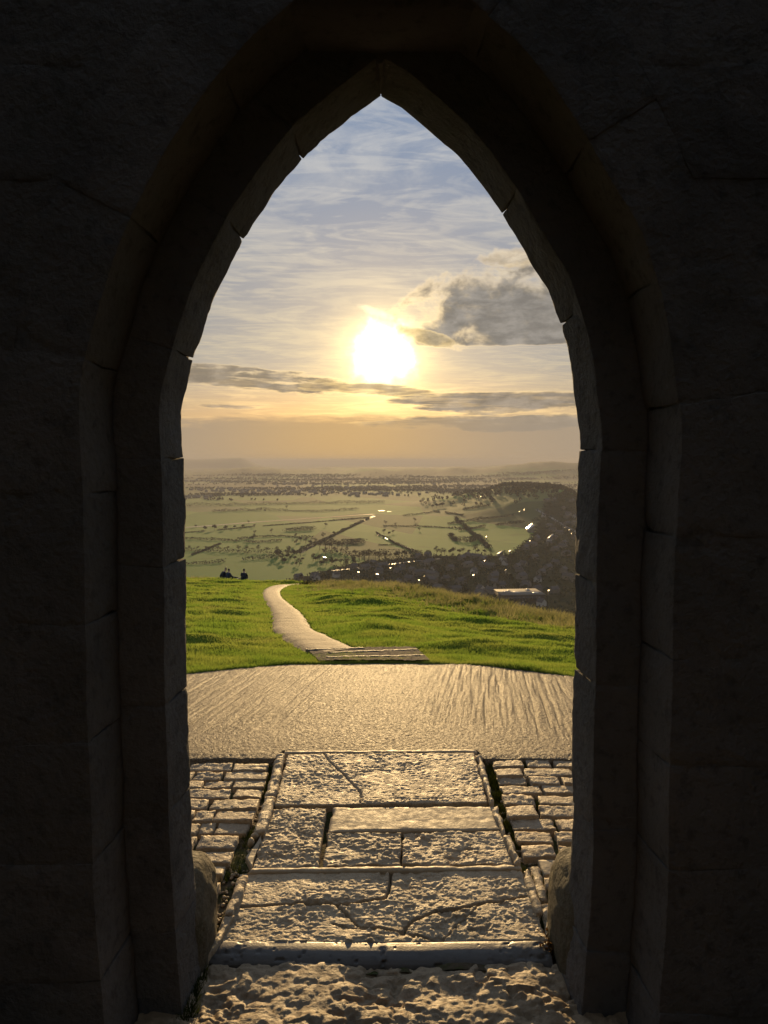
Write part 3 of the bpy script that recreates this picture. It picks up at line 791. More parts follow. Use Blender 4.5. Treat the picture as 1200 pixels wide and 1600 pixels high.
for pts, sgn, sd in ((OL, -1, 11), (OR_, 1, 57)):
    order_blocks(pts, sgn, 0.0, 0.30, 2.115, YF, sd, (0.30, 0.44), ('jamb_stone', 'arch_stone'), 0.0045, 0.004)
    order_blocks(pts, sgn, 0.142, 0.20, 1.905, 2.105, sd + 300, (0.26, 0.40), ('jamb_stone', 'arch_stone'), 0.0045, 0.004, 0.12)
# mortar core behind the blocks, following the outline, and the walling round the doorway
def strip_wall(name, offs, y0_, y1_, m_):
    fl, Ll, ql = sampler(OL, -1); fr, Lr, qr = sampler(OR_, 1)
    for f, L in ((fl, Ll), (fr, Lr)):
        s_ = np.linspace(0, L, 90); pos, nn = f(s_)
        a_ = pos + nn * offs; a2_ = pos + nn * (offs - 0.003); b_ = a_.copy(); sg = -1 if f is fl else 1
        b_[:, 0] = np.where(True, sg * 2.6, 0); b_[:, 1] = a_[:, 1]
        top = a_[-1, 1]
        ring = []
        for (pp, y_) in ((a_, y0_), (a2_, y1_)): ring.append(np.stack([pp[:, 0], np.full(len(pp), y_), pp[:, 1]], 1))
        for (pp, y_) in ((b_, y1_), (b_, y0_)): ring.append(np.stack([pp[:, 0], np.full(len(pp), y_), pp[:, 1]], 1))
        ring.append(ring[0])
        part(name, mesh_np(name, np.stack(ring, 1).reshape(-1, 3), grid_quads(len(s_), 5), smooth=False), m_, tower)
    return
strip_wall('wall_core', 0.0185, 2.1185, 2.286, M_tower)
strip_wall('wall_core', 0.1605, 1.9085, 2.114, M_tower)
apex_z = OL[-1, 1]
def boxm(name, x0, x1, y0_, y1_, z0_, z1_):
    v_ = [(x, y, z) for x in (x0, x1) for y in (y0_, y1_) for z in (z0_, z1_)]
    return mesh_np(name, v_, [(0, 1, 3, 2), (4, 6, 7, 5), (0, 4, 5, 1), (2, 3, 7, 6), (0, 2, 6, 4), (1, 5, 7, 3)], smooth=False)
TOPZ = 7.0
part('wall_core', boxm('wall_core', -2.6, 2.6, 1.911, 2.282, apex_z + 0.03, TOPZ), M_tower, tower)

# the wedge stones that close the point of the arch
_pL, _nL = sampler(OL, -1)[0](np.array([sampler(OL, -1)[1]])); _nx, _nz = abs(_nL[0, 0]), _nL[0, 1]
for off_, th_, ya_, yb_, sd_ in ((0.0, 0.40, 2.12, 2.296, 71), (0.142, 0.40, 1.91, 2.10, 73)):
    def fm(a, b, c_, off_=off_, ya_=ya_):
        hw_ = 0.003 + (off_ + b) * _nx; return np.stack([_pL[0, 0] + (a / 0.3 - 0.5) * 2 * hw_, ya_ + c_, _pL[0, 1] + 0.002 + (off_ + b) * _nz], 1)
    block('arch_stone', fm, (0.3, th_, yb_ - ya_), 0.02, 0.004, 0.004, sd_, M_tower, tower)

# coursed walling on the room side: blocks clipped back to the line of the arch
rw = random.Random(5)
def half_width(z):                      # how far the second order reaches from the middle at height z
    out = []
    for pts, sgn in ((OL, -1), (OR_, 1)):
        f, L, q = sampler(pts, sgn); pos, nn = f(np.linspace(0, L, 200)); e_ = pos + nn * (0.142 + 0.20 + 0.004)
        o_ = np.argsort(e_[:, 1]); zmax = e_[:, 1].max()
        out.append(None if z > zmax else float(np.interp(z, e_[o_, 1], e_[o_, 0])))
    return out
z = -0.1; ci = 0
while z < 4.6:
    hgt = rw.uniform(0.20, 0.31); lo, hi = half_width(z + hgt * 0.1), half_width(z + hgt * 0.9)
    for si, sgn in ((0, -1), (1, 1)):
        a_, b_ = lo[si], hi[si]
        x0a = a_ if a_ is not None else 0.0; x0b = b_ if b_ is not None else 0.0
        if z < SPR: x0a = x0b = sgn * max(abs(x0a), abs(x0b)) + sgn * 0.125
        x = 0.0; W0 = abs(2.5 - abs(x0a)) 
        while True:
            ln = rw.uniform(0.24, 0.52); first = x == 0.0
            xa, xb = sgn * (abs(x0a) + x), sgn * (abs(x0a) + x + ln)
            if abs(xa) > 2.45: break
            xat = sgn * abs(x0b) if first else xa
            yj = rw.uniform(-0.003, 0.003)
            def fm(a, b, c_, xa=xa, xb=xb, xat=xat, z=z, hgt=hgt, ln=ln, yj=yj):
                t = b / (hgt - 0.002); xs_ = xa + (xat - xa) * t
                return np.stack([xs_ + (xb - xs_) * (0.001 + a) / ln, 1.908 + yj + c_, z + 0.001 + b], 1)
            vis = abs(xa) < 1.15 and z < 3.3
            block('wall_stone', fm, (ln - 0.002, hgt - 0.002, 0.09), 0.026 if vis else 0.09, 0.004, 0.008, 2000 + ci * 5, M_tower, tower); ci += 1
            x += ln
    z += hgt
# the rest of the tower room, behind the photographer
for sgn in (-1, 1):
    part('side_wall', boxm('side_wall', *sorted((sgn * 2.46, sgn * 2.9)), -3.4, 2.25, -0.1, TOPZ), M_tower, tower)
part('back_wall', boxm('back_wall', -2.44, -0.8, -3.4, -2.9, -0.1, TOPZ), M_tower, tower)
part('back_wall', boxm('back_wall', 0.8, 2.44, -3.4, -2.9, -0.1, TOPZ), M_tower, tower)
part('back_wall', boxm('back_wall', -0.8, 0.8, -3.4, -2.9, 2.9, TOPZ), M_tower, tower)
ob('floor', boxm('floor', -2.45, 2.45, -3.6, 1.60, -0.3, -0.03), M_thresh, kind='structure')

# rounded guard stones at the foot of each jamb
def boulder(px_c, half, label, seed):
    me_ = bpy.data.meshes.new('guard_stone')
    import bmesh
    bm = bmesh.new(); bmesh.ops.create_icosphere(bm, subdivisions=5, radius=1.0)
    co = np.array([v_.co[:] for v_ in bm.verts])
    sgn = np.sign(co); q = sgn * np.abs(co) ** 0.72
    p = q * np.array(half); n_ = co
    p = p + co * (0.012 * n3(p + seed, 0.08, seed) + 0.006 * n3(p + seed, 0.025, seed + 1))[:, None]
    for v_, c_ in zip(bm.verts, p): v_.co = c_
    for f_ in bm.faces: f_.smooth = True
    bm.to_mesh(me_); bm.free()
    o = ob('guard_stone', me_, M_guard, None, label=label, category='guard stone', group='guard stones at the foot of the doorway')
    o.location = px_c
    return o
boulder((-0.665, 2.40, 0.06), (0.085, 0.17, 0.245), 'smaller worn guard stone at the foot of the left door jamb beside the carved paver', 3)
boulder((0.668, 2.39, 0.07), (0.100, 0.20, 0.250), 'larger rounded guard stone bulging from the foot of the right door jamb', 4)

# ------------------------------------------------------------------ the levels below, out to the horizon
PLZ = -150.0
def gau(x, y, cx, cy, sx, sy, rot=0.0):
    c_, s_ = math.cos(rot), math.sin(rot); u_ = (x - cx) * c_ + (y - cy) * s_; v_ = -(x - cx) * s_ + (y - cy) * c_
    return np.exp(-(u_ / sx) ** 2 - (v_ / sy) ** 2)
def plain(x, y):
    x = np.asarray(x, float); y = np.asarray(y, float); r = np.hypot(x, y); a = np.arctan2(x, y)
    z = PLZ + 1.5 * fbm(x / 400, y / 400, 2, 201) + 0 * r
    # the wooded ridge at the right
    ridge = np.exp(-(np.maximum(np.abs(x - 440) - 30, 0) / np.where(x > 440, 95, 165)) ** 2) * (np.exp(-(np.maximum(np.abs(y - 2150) - 120, 0) / 330) ** 2))
    ridge2 = 0.62 * gau(x, y, 330, 2420, 170, 260)
    z = z + 72 * np.maximum(ridge, ridge2) * (1 + 0.12 * fbm(x / 90, y / 140, 3, 202))
    # far hills
    k1 = sstep(r, 5600, 7600) * sstep(r, 11500, 9000)
    z = z + k1 * (72 + 75 * fbm(a * 8 + 2.2, r / 4200, 3, 203) + 30 * sstep(a, 0.0, 0.10) + 12 * fbm(a * 55, r / 1500, 3, 205))
    k2 = sstep(r, 14500, 16500) * sstep(r, 20500, 18500)
    z = z + k2 * (165 * sstep(a, -0.160, -0.192) + 70 * fbm(a * 7 + 0.6, r * 0, 3, 206) + 45 * sstep(a, 0.05, 0.2) + 5 * fbm(a * 40, r * 0, 2, 204)) * (1.02)
    curv = r * r / 2 / 6.371e6 * 0.86
    return z - curv * sstep(r, 2000, 6000)
azs = np.unique(np.concatenate([np.linspace(-180, -24, 50), np.linspace(-24, 24, 520), np.linspace(24, 180, 50)]))
rs = np.concatenate([np.linspace(60, 300, 6), np.geomspace(320, 5200, 300), np.geomspace(5300, 12500, 110), np.geomspace(12800, 45000, 70)])
AZg, Rg = np.meshgrid(np.radians(azs), rs, indexing='ij')
X, Y = np.sin(AZg) * Rg, np.cos(AZg) * Rg
ob('ground', mesh_np('ground', np.stack([X, Y, plain(X, Y)], -1).reshape(-1, 3), grid_quads(len(azs), len(rs))[:, ::-1]), M_plain, kind='structure')
def hit(px, py): return march(px, py, plain, 300, 30000, 5000)
def hits(pts): return [hit(*p_) for p_ in pts]
def crest_py(px): return np.interp(px, TAB_PX, TAB_CY)

def resample(pts, step):
    p = np.array(pts, float); s_ = arclen(p); n = max(2, int(s_[-1] / step) + 1)
    t = np.linspace(0, s_[-1], n); return np.stack([np.interp(t, s_, p[:, 0]), np.interp(t, s_, p[:, 1])], 1)
def strip(name, pts, w, lift, m_, **kw):
    p = resample(pts, 12.0); tn = np.gradient(p, axis=0); tn /= np.linalg.norm(tn, axis=1)[:, None]; nr_ = np.stack([-tn[:, 1], tn[:, 0]], 1)
    ww_ = w * (0.85 + 0.3 * vn(np.arange(len(p)) * 0.3, np.zeros(len(p)), 5))[:, None]
    a_, b_ = p - nr_ * ww_ / 2, p + nr_ * ww_ / 2
    z_ = np.maximum(plain(a_[:, 0], a_[:, 1]), plain(b_[:, 0], b_[:, 1])) + lift
    v_ = np.stack([np.c_[a_, z_], np.c_[b_, z_]], 1)
    return ob(name, mesh_np(name, v_.reshape(-1, 3), grid_quads(len(p), 2)), m_, **kw)

# straight drainage ditches that glint
DITCH = [([(270, 826), (330, 821.5), (400, 816), (480, 810.5), (540, 806.5), (583, 803.5)], 16), ([(468, 864), (500, 847), (535, 830), (560, 818), (584, 806.5)], 9), ([(589, 836), (618, 848), (640, 857), (664, 870)], 2.4)]
for p_, w_ in DITCH: strip('ditch', hits(p_), w_, 0.35, M_water, kind='structure')
strip('pond', hits([(592, 798), (600, 798.3)]), 14, 0.4, M_water, kind='structure')
strip('pond', hits([(606, 799.5), (611, 799.8)]), 8, 0.4, M_water, kind='structure')
strip('road', hits([(838, 797), (855, 806), (875, 817), (900, 831), (930, 848)]), 7, 0.4, M_road, kind='structure')
strip('road', hits([(690, 873), (640, 878), (580, 886), (520, 892)]), 6, 0.4, M_road, kind='structure')

# --- trees
def tree_meshes(seed, h, w, n_leaf, leaf, bare=True, tall=0.55):
    rg = np.random.default_rng(seed)
    # trunk and limbs
    vs, qs = [], []
    def limb(p0, p1, r0, r1, n=5):
        d = np.array(p1) - np.array(p0); d = d / np.linalg.norm(d); a = np.cross(d, (0.3, 0.9, 0.1)); a /= np.linalg.norm(a); b = np.cross(d, a)
        o = len(vs)
        for p_, r_ in ((p0, r0), (p1, r1)):
            for k_ in range(n):
                t = 2 * math.pi * k_ / n; vs.append(np.array(p_) + (a * math.cos(t) + b * math.sin(t)) * r_)
        for k_ in range(n): qs.append((o + k_, o + (k_ + 1) % n, o + n + (k_ + 1) % n, o + n + k_))
    top = np.array([rg.uniform(-.05, .05) * w, rg.uniform(-.05, .05) * w, h * 0.5])
    limb((0, 0, -0.8), top, 0.035 * h, 0.02 * h, 6)
    lobes = []
    for k_ in range(7):
        a = 2 * math.pi * k_ / 7 + rg.uniform(-.4, .4); rr_ = w * rg.uniform(.15, .36)
        e = np.array([math.cos(a) * rr_, math.sin(a) * rr_, h * rg.uniform(.5, .85)])
        limb((top * rg.uniform(.5, 1.0)), e, 0.014 * h, 0.005 * h, 4); lobes.append((e, w * rg.uniform(.17, .27)))
    lobes.append((np.array([0, 0, h * .8]), w * .24))
    tv, tq = np.array(vs), np.array(qs)
    cs = []
    for k_ in range(n_leaf):
        e, r_ = lobes[rg.integers(len(lobes))]
        d = rg.normal(size=3); d /= np.linalg.norm(d); cs.append(e + d * r_ * rg.uniform(.35, 1.08) ** 0.6 * np.array([1, 1, .85]))
    cs = np.array(cs); n = len(cs)
    a = rg.normal(size=(n, 3)); a /= np.linalg.norm(a, axis=1)[:, None]; b = rg.normal(size=(n, 3)); b = np.cross(a, b); b /= np.linalg.norm(b, axis=1)[:, None]
    sz = leaf * rg.uniform(.6, 1.4, n)[:, None]; asp = (0.35 if bare else 0.8)
    q = np.stack([cs - a * sz, cs + b * sz * asp, cs + a * sz, cs - b * sz * asp], 1)
    return tv, tq, q.reshape(-1, 3), np.arange(n * 4).reshape(-1, 4)
PROTO = []
for sd, h, w, n, lf, bare in ((1, 12, 10, 210, .75, True), (2, 10, 9, 190, .7, True), (3, 14, 10, 230, .8, True), (4, 8, 8, 170, .75, False), (5, 11, 7, 190, .8, False)):
    tv, tq, cv, cq = tree_meshes(sd, h, w, n, lf, bare)
    PROTO.append((mesh_np('trunk', tv, tq), mesh_np('crown', cv, cq, smooth=False)))
for i_, (a_, b_) in enumerate(PROTO): a_.materials.append(M_trunk); b_.materials.append(M_twig if i_ < 3 else M_leaf)
rt = random.Random(3)
N_TREE = 0
def add_tree(x, y, kind, s, label, group, zf=plain):
    global N_TREE
    t = thing('tree', label, 'tree', (x, y, float(zf(x, y))), rt.uniform(0, 6.28), group); t.scale = (s, s, s * rt.uniform(.9, 1.15))
    for nm, me_ in zip(('trunk', 'crown'), PROTO[kind]):
        o = bpy.data.objects.new(nm, me_); COL.objects.link(o); o.parent = t
    N_TREE += 1
def tree_row(pts, step, kinds, smin, smax, label, group, jit=3.0):
    for x, y in resample(hits(pts), step):
        add_tree(x + rt.uniform(-jit, jit), y + rt.uniform(-jit, jit), rt.choice(kinds), rt.uniform(smin, smax), label, group)

T1 = 'bare tree in the row across the meadows behind the seated people'
tree_row([(280, 858), (330, 860), (390, 861), (445, 864)], 17, (0, 1, 2), .55, .95, T1, 'row of bare trees behind the seated people')
tree_row([(500, 859), (535, 858)], 7, (2, 0), 1.1, 1.6, 'tall bare tree standing over the dark copse in the middle of the meadows', 'tall trees over the copse')
for k in range(46):
    px, py = rt.uniform(428, 560), rt.uniform(862, 884)
    if px < 450 and py < 866: continue
    add_tree(*hit(px, py), rt.choice((0, 1, 2, 3)), rt.uniform(.6, 1.05), 'dark tree in the copse below the slanting ditch', 'copse below the slanting ditch')
T3 = 'round tree on the line between the meadows and the town'
tree_row([(600, 872), (630, 871), (665, 869), (700, 866), (740, 864), (765, 866)], 9, (3, 0, 1), .75, 1.25, T3, 'tree line between meadows and town')
tree_row([(560, 876), (600, 874)], 8, (0, 2), .9, 1.35, 'bare tree at the left end of the town edge', 'trees at the left end of the town edge')
tree_row([(322, 829), (352, 828)], 16, (3, 0), .9, 1.4, 'dark tree in the clump beside the long bright ditch', 'clump beside the long ditch')
tree_row([(365, 826), (398, 824)], 26, (3, 0), .7, 1.1, 'smaller tree just right of the ditch-side clump', 'small trees by the long ditch')
for p_ in ((470, 846), (478, 849), (485, 851), (463, 852), (493, 849), (505, 842), (522, 836)):
    add_tree(*hit(*p_), rt.choice((0, 3)), rt.uniform(.8, 1.2), 'tree beside the lower end of the slanting ditch', 'trees along the slanting ditch')
for p_ in ((398, 835), (424, 833), (462, 840), (509, 823), (396, 846), (600, 834), (608, 836), (614, 834), (602, 820), (618, 822), (648, 816), (655, 830), (306, 824), (388, 818), (448, 795), (408, 797), (414, 800)):
    add_tree(*hit(*p_), rt.choice((0, 1, 3)), rt.uniform(.7, 1.2), 'lone tree standing out in the open green meadows', 'lone trees in the open meadows')
tree_row([(676, 794), (692, 792)], 10, (3,), 1.2, 1.7, 'dark tree in the clump left of the wooded ridge', 'clump left of the wooded ridge')

# --- hedges
def quads_cloud(cs, size, rg, flat=0.8):
    n = len(cs); a = rg.normal(size=(n, 3)); a /= np.linalg.norm(a, axis=1)[:, None]; b = np.cross(a, rg.normal(size=(n, 3))); b /= np.linalg.norm(b, axis=1)[:, None]
    sz = size * rg.uniform(.6, 1.4, n)[:, None]
    return np.stack([cs - a * sz, cs + b * sz * flat, cs + a * sz, cs - b * sz * flat], 1).reshape(-1, 3), np.arange(n * 4).reshape(-1, 4)
def hedge(pts, label, h=2.6, w=2.4, dens=1.0, group=None):
    p = resample(hits(pts), 0.9); rg = np.random.default_rng(abs(len(p) + int(p[0, 0]) + 9000))
    gapm = vn(np.arange(len(p)) * 0.02, np.zeros(len(p)), len(p)) > 0.14
    p = p[gapm]; p = np.repeat(p, max(1, int(round(3.2 * dens))), 0)
    hh = h * 1.5 * (0.5 + 1.0 * vn(p[:, 0] / 25, p[:, 1] / 25, 7))
    x, y = p[:, 0] + rg.normal(size=len(p)) * w * .5, p[:, 1] + rg.normal(size=len(p)) * w * .35
    zc = plain(x, y) + hh * rg.uniform(0.05, 1, len(p))
    v_, q_ = quads_cloud(np.stack([x, y, zc], 1), 1.0, rg)
    o = ob('hedge', mesh_np('hedge', v_, q_, smooth=False), M_twig, None, label=label, category='hedge')
    if group: o['group'] = group
hedge([(270, 834), (330, 829.5), (400, 823), (480, 817), (575, 809)], 'long straight hedge along the near bank of the long bright ditch', 1.4)
hedge([(270, 860), (370, 863), (440, 866), (470, 865)], 'thick hedge under the row of bare trees behind the seated people', 4.0, 4)
hedge([(270, 883), (330, 880), (372, 876), (432, 871)], 'hedge nearest behind the seated people, dipping to the left', 3.2, 3)
hedge([(456, 866), (496, 849), (531, 832), (577, 810)], 'hedge beside the slanting ditch in the middle of the meadows', 2.8)
hedge([(530, 868), (580, 870), (640, 872)], 'heavy dark hedge right of the copse', 6.0, 6, 1.6)
hedge([(505, 851), (560, 851.5), (625, 852)], 'thin straight hedge crossing the bright meadow right of the slanting ditch', 1.8, 1.5)
hedge([(540, 849), (567, 848)], 'short thick scrub strip in the middle of the bright meadow', 5.5, 8, 5)
hedge([(588, 834), (618, 850), (640, 860), (662, 871)], 'hedge following the short ditch towards the town', 2.6)
hedge([(280, 842), (340, 844), (400, 848), (440, 845)], 'uneven hedge across the left meadows', 2.4)
hedge([(370, 845), (400, 840), (440, 838), (490, 842)], 'hedge bending through the meadow left of the slanting ditch', 3.2)
hedge([(448, 830), (490, 828)], 'scrubby belt in the meadow above the slanting ditch', 5.5, 9, 3)
hedge([(300, 868), (345, 850)], 'oblique hedge at the left edge of the meadows', 2.2)
hedge([(690, 804), (725, 797), (765, 790)], 'upper hedge on the striped slope of the wooded ridge', 3.4, 3, 2)
hedge([(700, 819), (750, 812), (806, 806)], 'middle hedge on the striped slope of the wooded ridge', 3.6, 3, 2)
hedge([(716, 829), (770, 822), (842, 813)], 'lower hedge on the striped slope of the wooded ridge', 3.6, 3, 2)
hedge([(712, 812), (735, 832), (752, 846), (764, 858)], 'dark hedge running down from the ridge to the town', 5, 5, 2)
hedge([(704, 838), (712, 846), (735, 847), (747, 842)], 'curved scrub belt in the meadow below the ridge', 5, 6, 3)
hedge([(600, 822), (660, 823), (720, 826)], 'hedge across the meadow right of the long ditch', 2.2)
hedge([(630, 806), (680, 800), (725, 806)], 'hedge on the far meadow below the ridge', 3)
hedge([(420, 798), (500, 800), (560, 796)], 'far hedge beyond the long bright ditch', 4, 4)
hedge([(280, 802), (340, 800), (420, 797)], 'far hedge at the left edge beyond the long bright ditch', 5, 6, 1.6)
hedge([(280, 791), (360, 790), (450, 788), (600, 786)], 'farthest hedge where the meadows end', 6, 10, 1.6)

# --- woods: masses too far off to count
def wood(name, pxs, n, size, hmin, hmax, m_, seed, **kw):
    rg = np.random.default_rng(seed); pts = []
    for (x0, y0_, sx, sy, k_) in pxs:
        q = rg.normal(size=(k_, 2)) * (sx, sy) + (x0, y0_); pts.append(q)
    p = np.concatenate(pts); crowns = []
    m2 = fbm(p[:, 0] / 60, p[:, 1] / 60, 2, seed) > -0.35
    p = p[m2]
    hh = rg.uniform(hmin, hmax, len(p))
    rep = np.repeat(np.arange(len(p)), n)
    d = rg.normal(size=(len(rep), 3)); d /= np.linalg.norm(d, axis=1)[:, None]
    cs = np.c_[p[rep], plain(p[:, 0], p[:, 1])[rep] + hh[rep] * 0.58] + d * np.c_[hh[rep] * .42, hh[rep] * .42, hh[rep] * .45] * rg.uniform(.5, 1.05, len(rep))[:, None]
    v_, q_ = quads_cloud(cs, size, rg)
    ob(name, mesh_np(name, v_, q_, smooth=False), m_, kind='stuff', **kw)
wood('woodland', [(450, 2200, 85, 170, 560), (330, 2450, 80, 110, 200), (520, 2000, 60, 120, 160), (420, 2050, 60, 60, 60)], 26, 2.0, 9, 16, M_twig, 77)
rgw = np.random.default_rng(99)
fx = [(rgw.uniform(-1700, 1700), rgw.uniform(2700, 6500), rgw.uniform(80, 320), rgw.uniform(20, 80), int(rgw.integers(90, 220))) for _ in range(85)]
wood('distant_woodland', fx, 8, 3.2, 5, 10, M_leaf, 78)

# --- the town
TOWN = [(436, 918), (462, 905), (505, 893), (545, 882), (610, 874), (700, 868), (762, 869), (800, 866), (832, 838), (850, 816), (905, 800), (985, 806), (1060, 826), (1095, 850), (1140, 880), (1180, 930), (1260, 1010), (436, 1010)]
def inside(px, py, poly):
    c_ = False; j = len(poly) - 1
    for i_ in range(len(poly)):
        (xi, yi), (xj, yj) = poly[i_], poly[j]
        if (yi > py) != (yj > py) and px < (xj - xi) * (py - yi) / (yj - yi) + xi: c_ = not c_
        j = i_
    return c_
def seen_town(x, y):
    px, py = project(x, y, PLZ)
    return inside(px, py, TOWN) and py < crest_py(px) + 6
def house_meshes(L, Wd, hw, hr):
    wv = [(x, y, z) for x in (-L / 2, L / 2) for y in (-Wd / 2, Wd / 2) for z in (-1.0, hw)] + [(-L / 2, 0, hw + hr - .12), (L / 2, 0, hw + hr - .12)]
    wall_ = mesh_np('wall', wv, [(0, 4, 5, 1), (2, 3, 7, 6)], None, False)
    wall_ = bpy.data.meshes.new('wall'); wall_.from_pydata(wv, [], [(0, 4, 5, 1), (2, 3, 7, 6), (0, 1, 8, 3, 2), (4, 6, 7, 9, 5)])
    o_ = .4; sl = hr / (Wd / 2); e = hw - sl * o_
    rv = []
    for x in (-L / 2 - o_, L / 2 + o_):
        rv += [(x, -Wd / 2 - o_, e), (x, 0, hw + hr), (x, Wd / 2 + o_, e), (x, Wd / 2 + o_, e + .25), (x, 0, hw + hr + .28), (x, -Wd / 2 - o_, e + .25)]
    rf = [(0, 1, 7, 6), (1, 2, 8, 7), (2, 3, 9, 8), (3, 4, 10, 9), (4, 5, 11, 10), (5, 0, 6, 11), (0, 5, 4, 1), (1, 4, 3, 2), (6, 7, 10, 11), (7, 8, 9, 10)]
    roof_ = bpy.data.meshes.new('roof'); roof_.from_pydata(rv, [], rf)
    ch_ = boxm('chimney', L / 2 - 1.4, L / 2 - .5, -.35, .35, hw + hr - .6, hw + hr + 1.1)
    win = bpy.data.meshes.new('window'); vv, ff = [], []
    return wall_, roof_, ch_
HP = [house_meshes(10, 7.5, 5.0, 3.0), house_meshes(14, 8, 5.2, 3.2), house_meshes(8, 7, 4.8, 3.3), house_meshes(18, 8.5, 5.4, 2.8)]
for k, (a_, b_, c_) in enumerate(HP): a_.materials.append(M_hwall if k != 2 else M_hwhite); b_.materials.append(M_roof); c_.materials.append(M_hwall)
HPW = [(a_, b_.copy(), c_) for a_, b_, c_ in HP]
for a_, b_, c_ in HPW: b_.materials.clear(); b_.materials.append(M_wet)
placed = []
def add_house(x, y, rz, kind, label, group, meshes=None, s=1.0):
    t = thing('house', label, 'house', (x, y, float(plain(x, y))), rz, group); t.scale = (s, s, s)
    ms = (meshes or HP)[kind]
    w_ = bpy.data.objects.new('wall', ms[0]); r_ = bpy.data.objects.new('roof', ms[1]); c_ = bpy.data.objects.new('chimney', ms[2])
    for o in (w_, r_): COL.objects.link(o); o.parent = t
    COL.objects.link(c_); c_.parent = r_
    placed.append((x, y))
# the long flat-roofed hall on the near side of the town
hx, hy = hit(812, 938)
hall = thing('hall', 'long low hall with a pale flat roof on the near side of the town', 'hall', (hx, hy, float(plain(hx, hy))), 0.10)
bpy.context.view_layer.update()
def hpart(nm, me_, m_, par): o = ob(nm, me_, m_); o.parent = par; return o
hpart('wall', boxm('wall', -23, 23, -14, 20, -1, 8.2), plain_mat('dark_brick', (0.06, 0.052, 0.045)), hall)
rf = hpart('roof', boxm('roof', -24, 24, -15, 21, 8.2, 8.9), M_flat, hall)
for k in range(7):
    x0, y0_ = random.uniform(-19, 15), random.uniform(-12, 14)
    hpart('rooflight', boxm('rooflight', x0, x0 + random.uniform(3, 7), y0_, y0_ + random.uniform(1.5, 3), 8.9, 9.5), M_tin if k % 2 else M_glass, rf)
for k in range(9): hpart('window', boxm('window', -20 + k * 4.6, -17.2 + k * 4.6, -14.15, -13.9, 3.2, 6.4), M_road, hall)
placed += [(hx + a, hy + b) for a in (-18, 0, 18) for b in (-8, 8, 16)]
# roof plane that throws the low sun straight at the doorway
def mirror_normal(x, y, z):
    c_ = Vector((0 - x, 0 - y, EYE - z)).normalized(); return (c_ + SUNV).normalized()
def glint_roof(name, label, cat, px, py, L, Wd, hw, m_, off=(0, 0), frame=True):
    x, y = hit(px, py); z = float(plain(x, y)); n_ = mirror_normal(x, y, z)
    t = thing(name, label, cat, (x, y, z)); rz = math.atan2(n_.y, n_.x) - math.pi / 2; t.rotation_euler = (0, 0, rz)
    tilt = math.atan2(math.hypot(n_.x, n_.y), n_.z); rise = math.tan(tilt) * Wd
    v_ = [(x_, y_, z_) for x_ in (-L / 2, L / 2) for y_, z_ in ((-Wd / 2, -1), (Wd / 2, -1), (Wd / 2, hw), (-Wd / 2, hw + rise))]
    w_ = mesh_np('wall', v_, [(0, 3, 2, 1), (4, 5, 6, 7), (0, 4, 7, 3), (1, 2, 6, 5)], None, False); hpart('wall', w_, M_hwall, t)
    r0 = [(x_, y_, z_) for x_ in (-L / 2 - .3, L / 2 + .3) for y_, z_ in ((Wd / 2 + .3, hw - .3 * rise / Wd), (-Wd / 2 - .3, hw + rise + .3 * rise / Wd))]
    r1 = [(a, b, c_ + .25) for a, b, c_ in r0]; v_ = r0 + r1
    hpart('roof', mesh_np('roof', v_, [(0, 1, 3, 2), (4, 6, 7, 5), (0, 4, 5, 1), (2, 3, 7, 6), (0, 2, 6, 4), (1, 5, 7, 3)], None, False), m_, t)
    placed.append((x, y))
glint_roof('greenhouse', 'greenhouse flashing gold in the sun at the edge of the bright field', 'greenhouse', 781, 869, 13, 8, 3, M_glass)
glint_roof('greenhouse', 'greenhouse flashing gold beside the road through the upper town', 'greenhouse', 860, 844, 14, 9, 3, M_glass)
glint_roof('shed', 'long bright metal-roofed shed below the striped slope', 'shed', 828, 830, 44, 12, 4, M_tin)
glint_roof('shed', 'small bright-roofed shed in the dark copse', 'shed', 507, 875, 8, 5, 3, M_tin)
def zone(x, y):
    px, py = project(x, y, PLZ)
    if math.hypot(x - hx, y - hy) < 75: return 'close around the long flat-roofed hall'
    if py > crest_py(px) - 22: return 'just over the grassy brow of the hill'
    if px < 560: return 'at the left end of the town'
    if py < 845: return 'up the road beneath the wooded ridge'
    if px > 800: return 'by the right jamb, between the hall and the ridge'
    if py < 890: return 'along the far edge of the town facing the meadows'
    return 'in the middle of the town left of the hall'
GL = [(846, 802), (840, 799), (853, 812), (868, 818), (872, 820), (876, 822), (880, 825), (884, 828), (866, 815), (890, 832), (748, 782), (752, 778), (757, 777), (812, 803), (819, 800), (828, 850), (757, 882), (797, 866), (655, 913), (663, 906), (590, 903), (560, 900), (858, 930), (815, 938), (790, 897), (740, 905), (610, 893), (760, 843), (893, 838)]
for px, py in GL:
    x, y = hit(px, py); n_ = mirror_normal(x, y, float(plain(x, y)))
    t_ = math.degrees(math.atan2(math.hypot(n_.x, n_.y), n_.z))
    glint_roof('house', 'house with a sunlit flashing roof ' + zone(x, y), 'house', px, py, random.uniform(4, 8), random.uniform(1.5, 2.6), 4.5, M_wet)

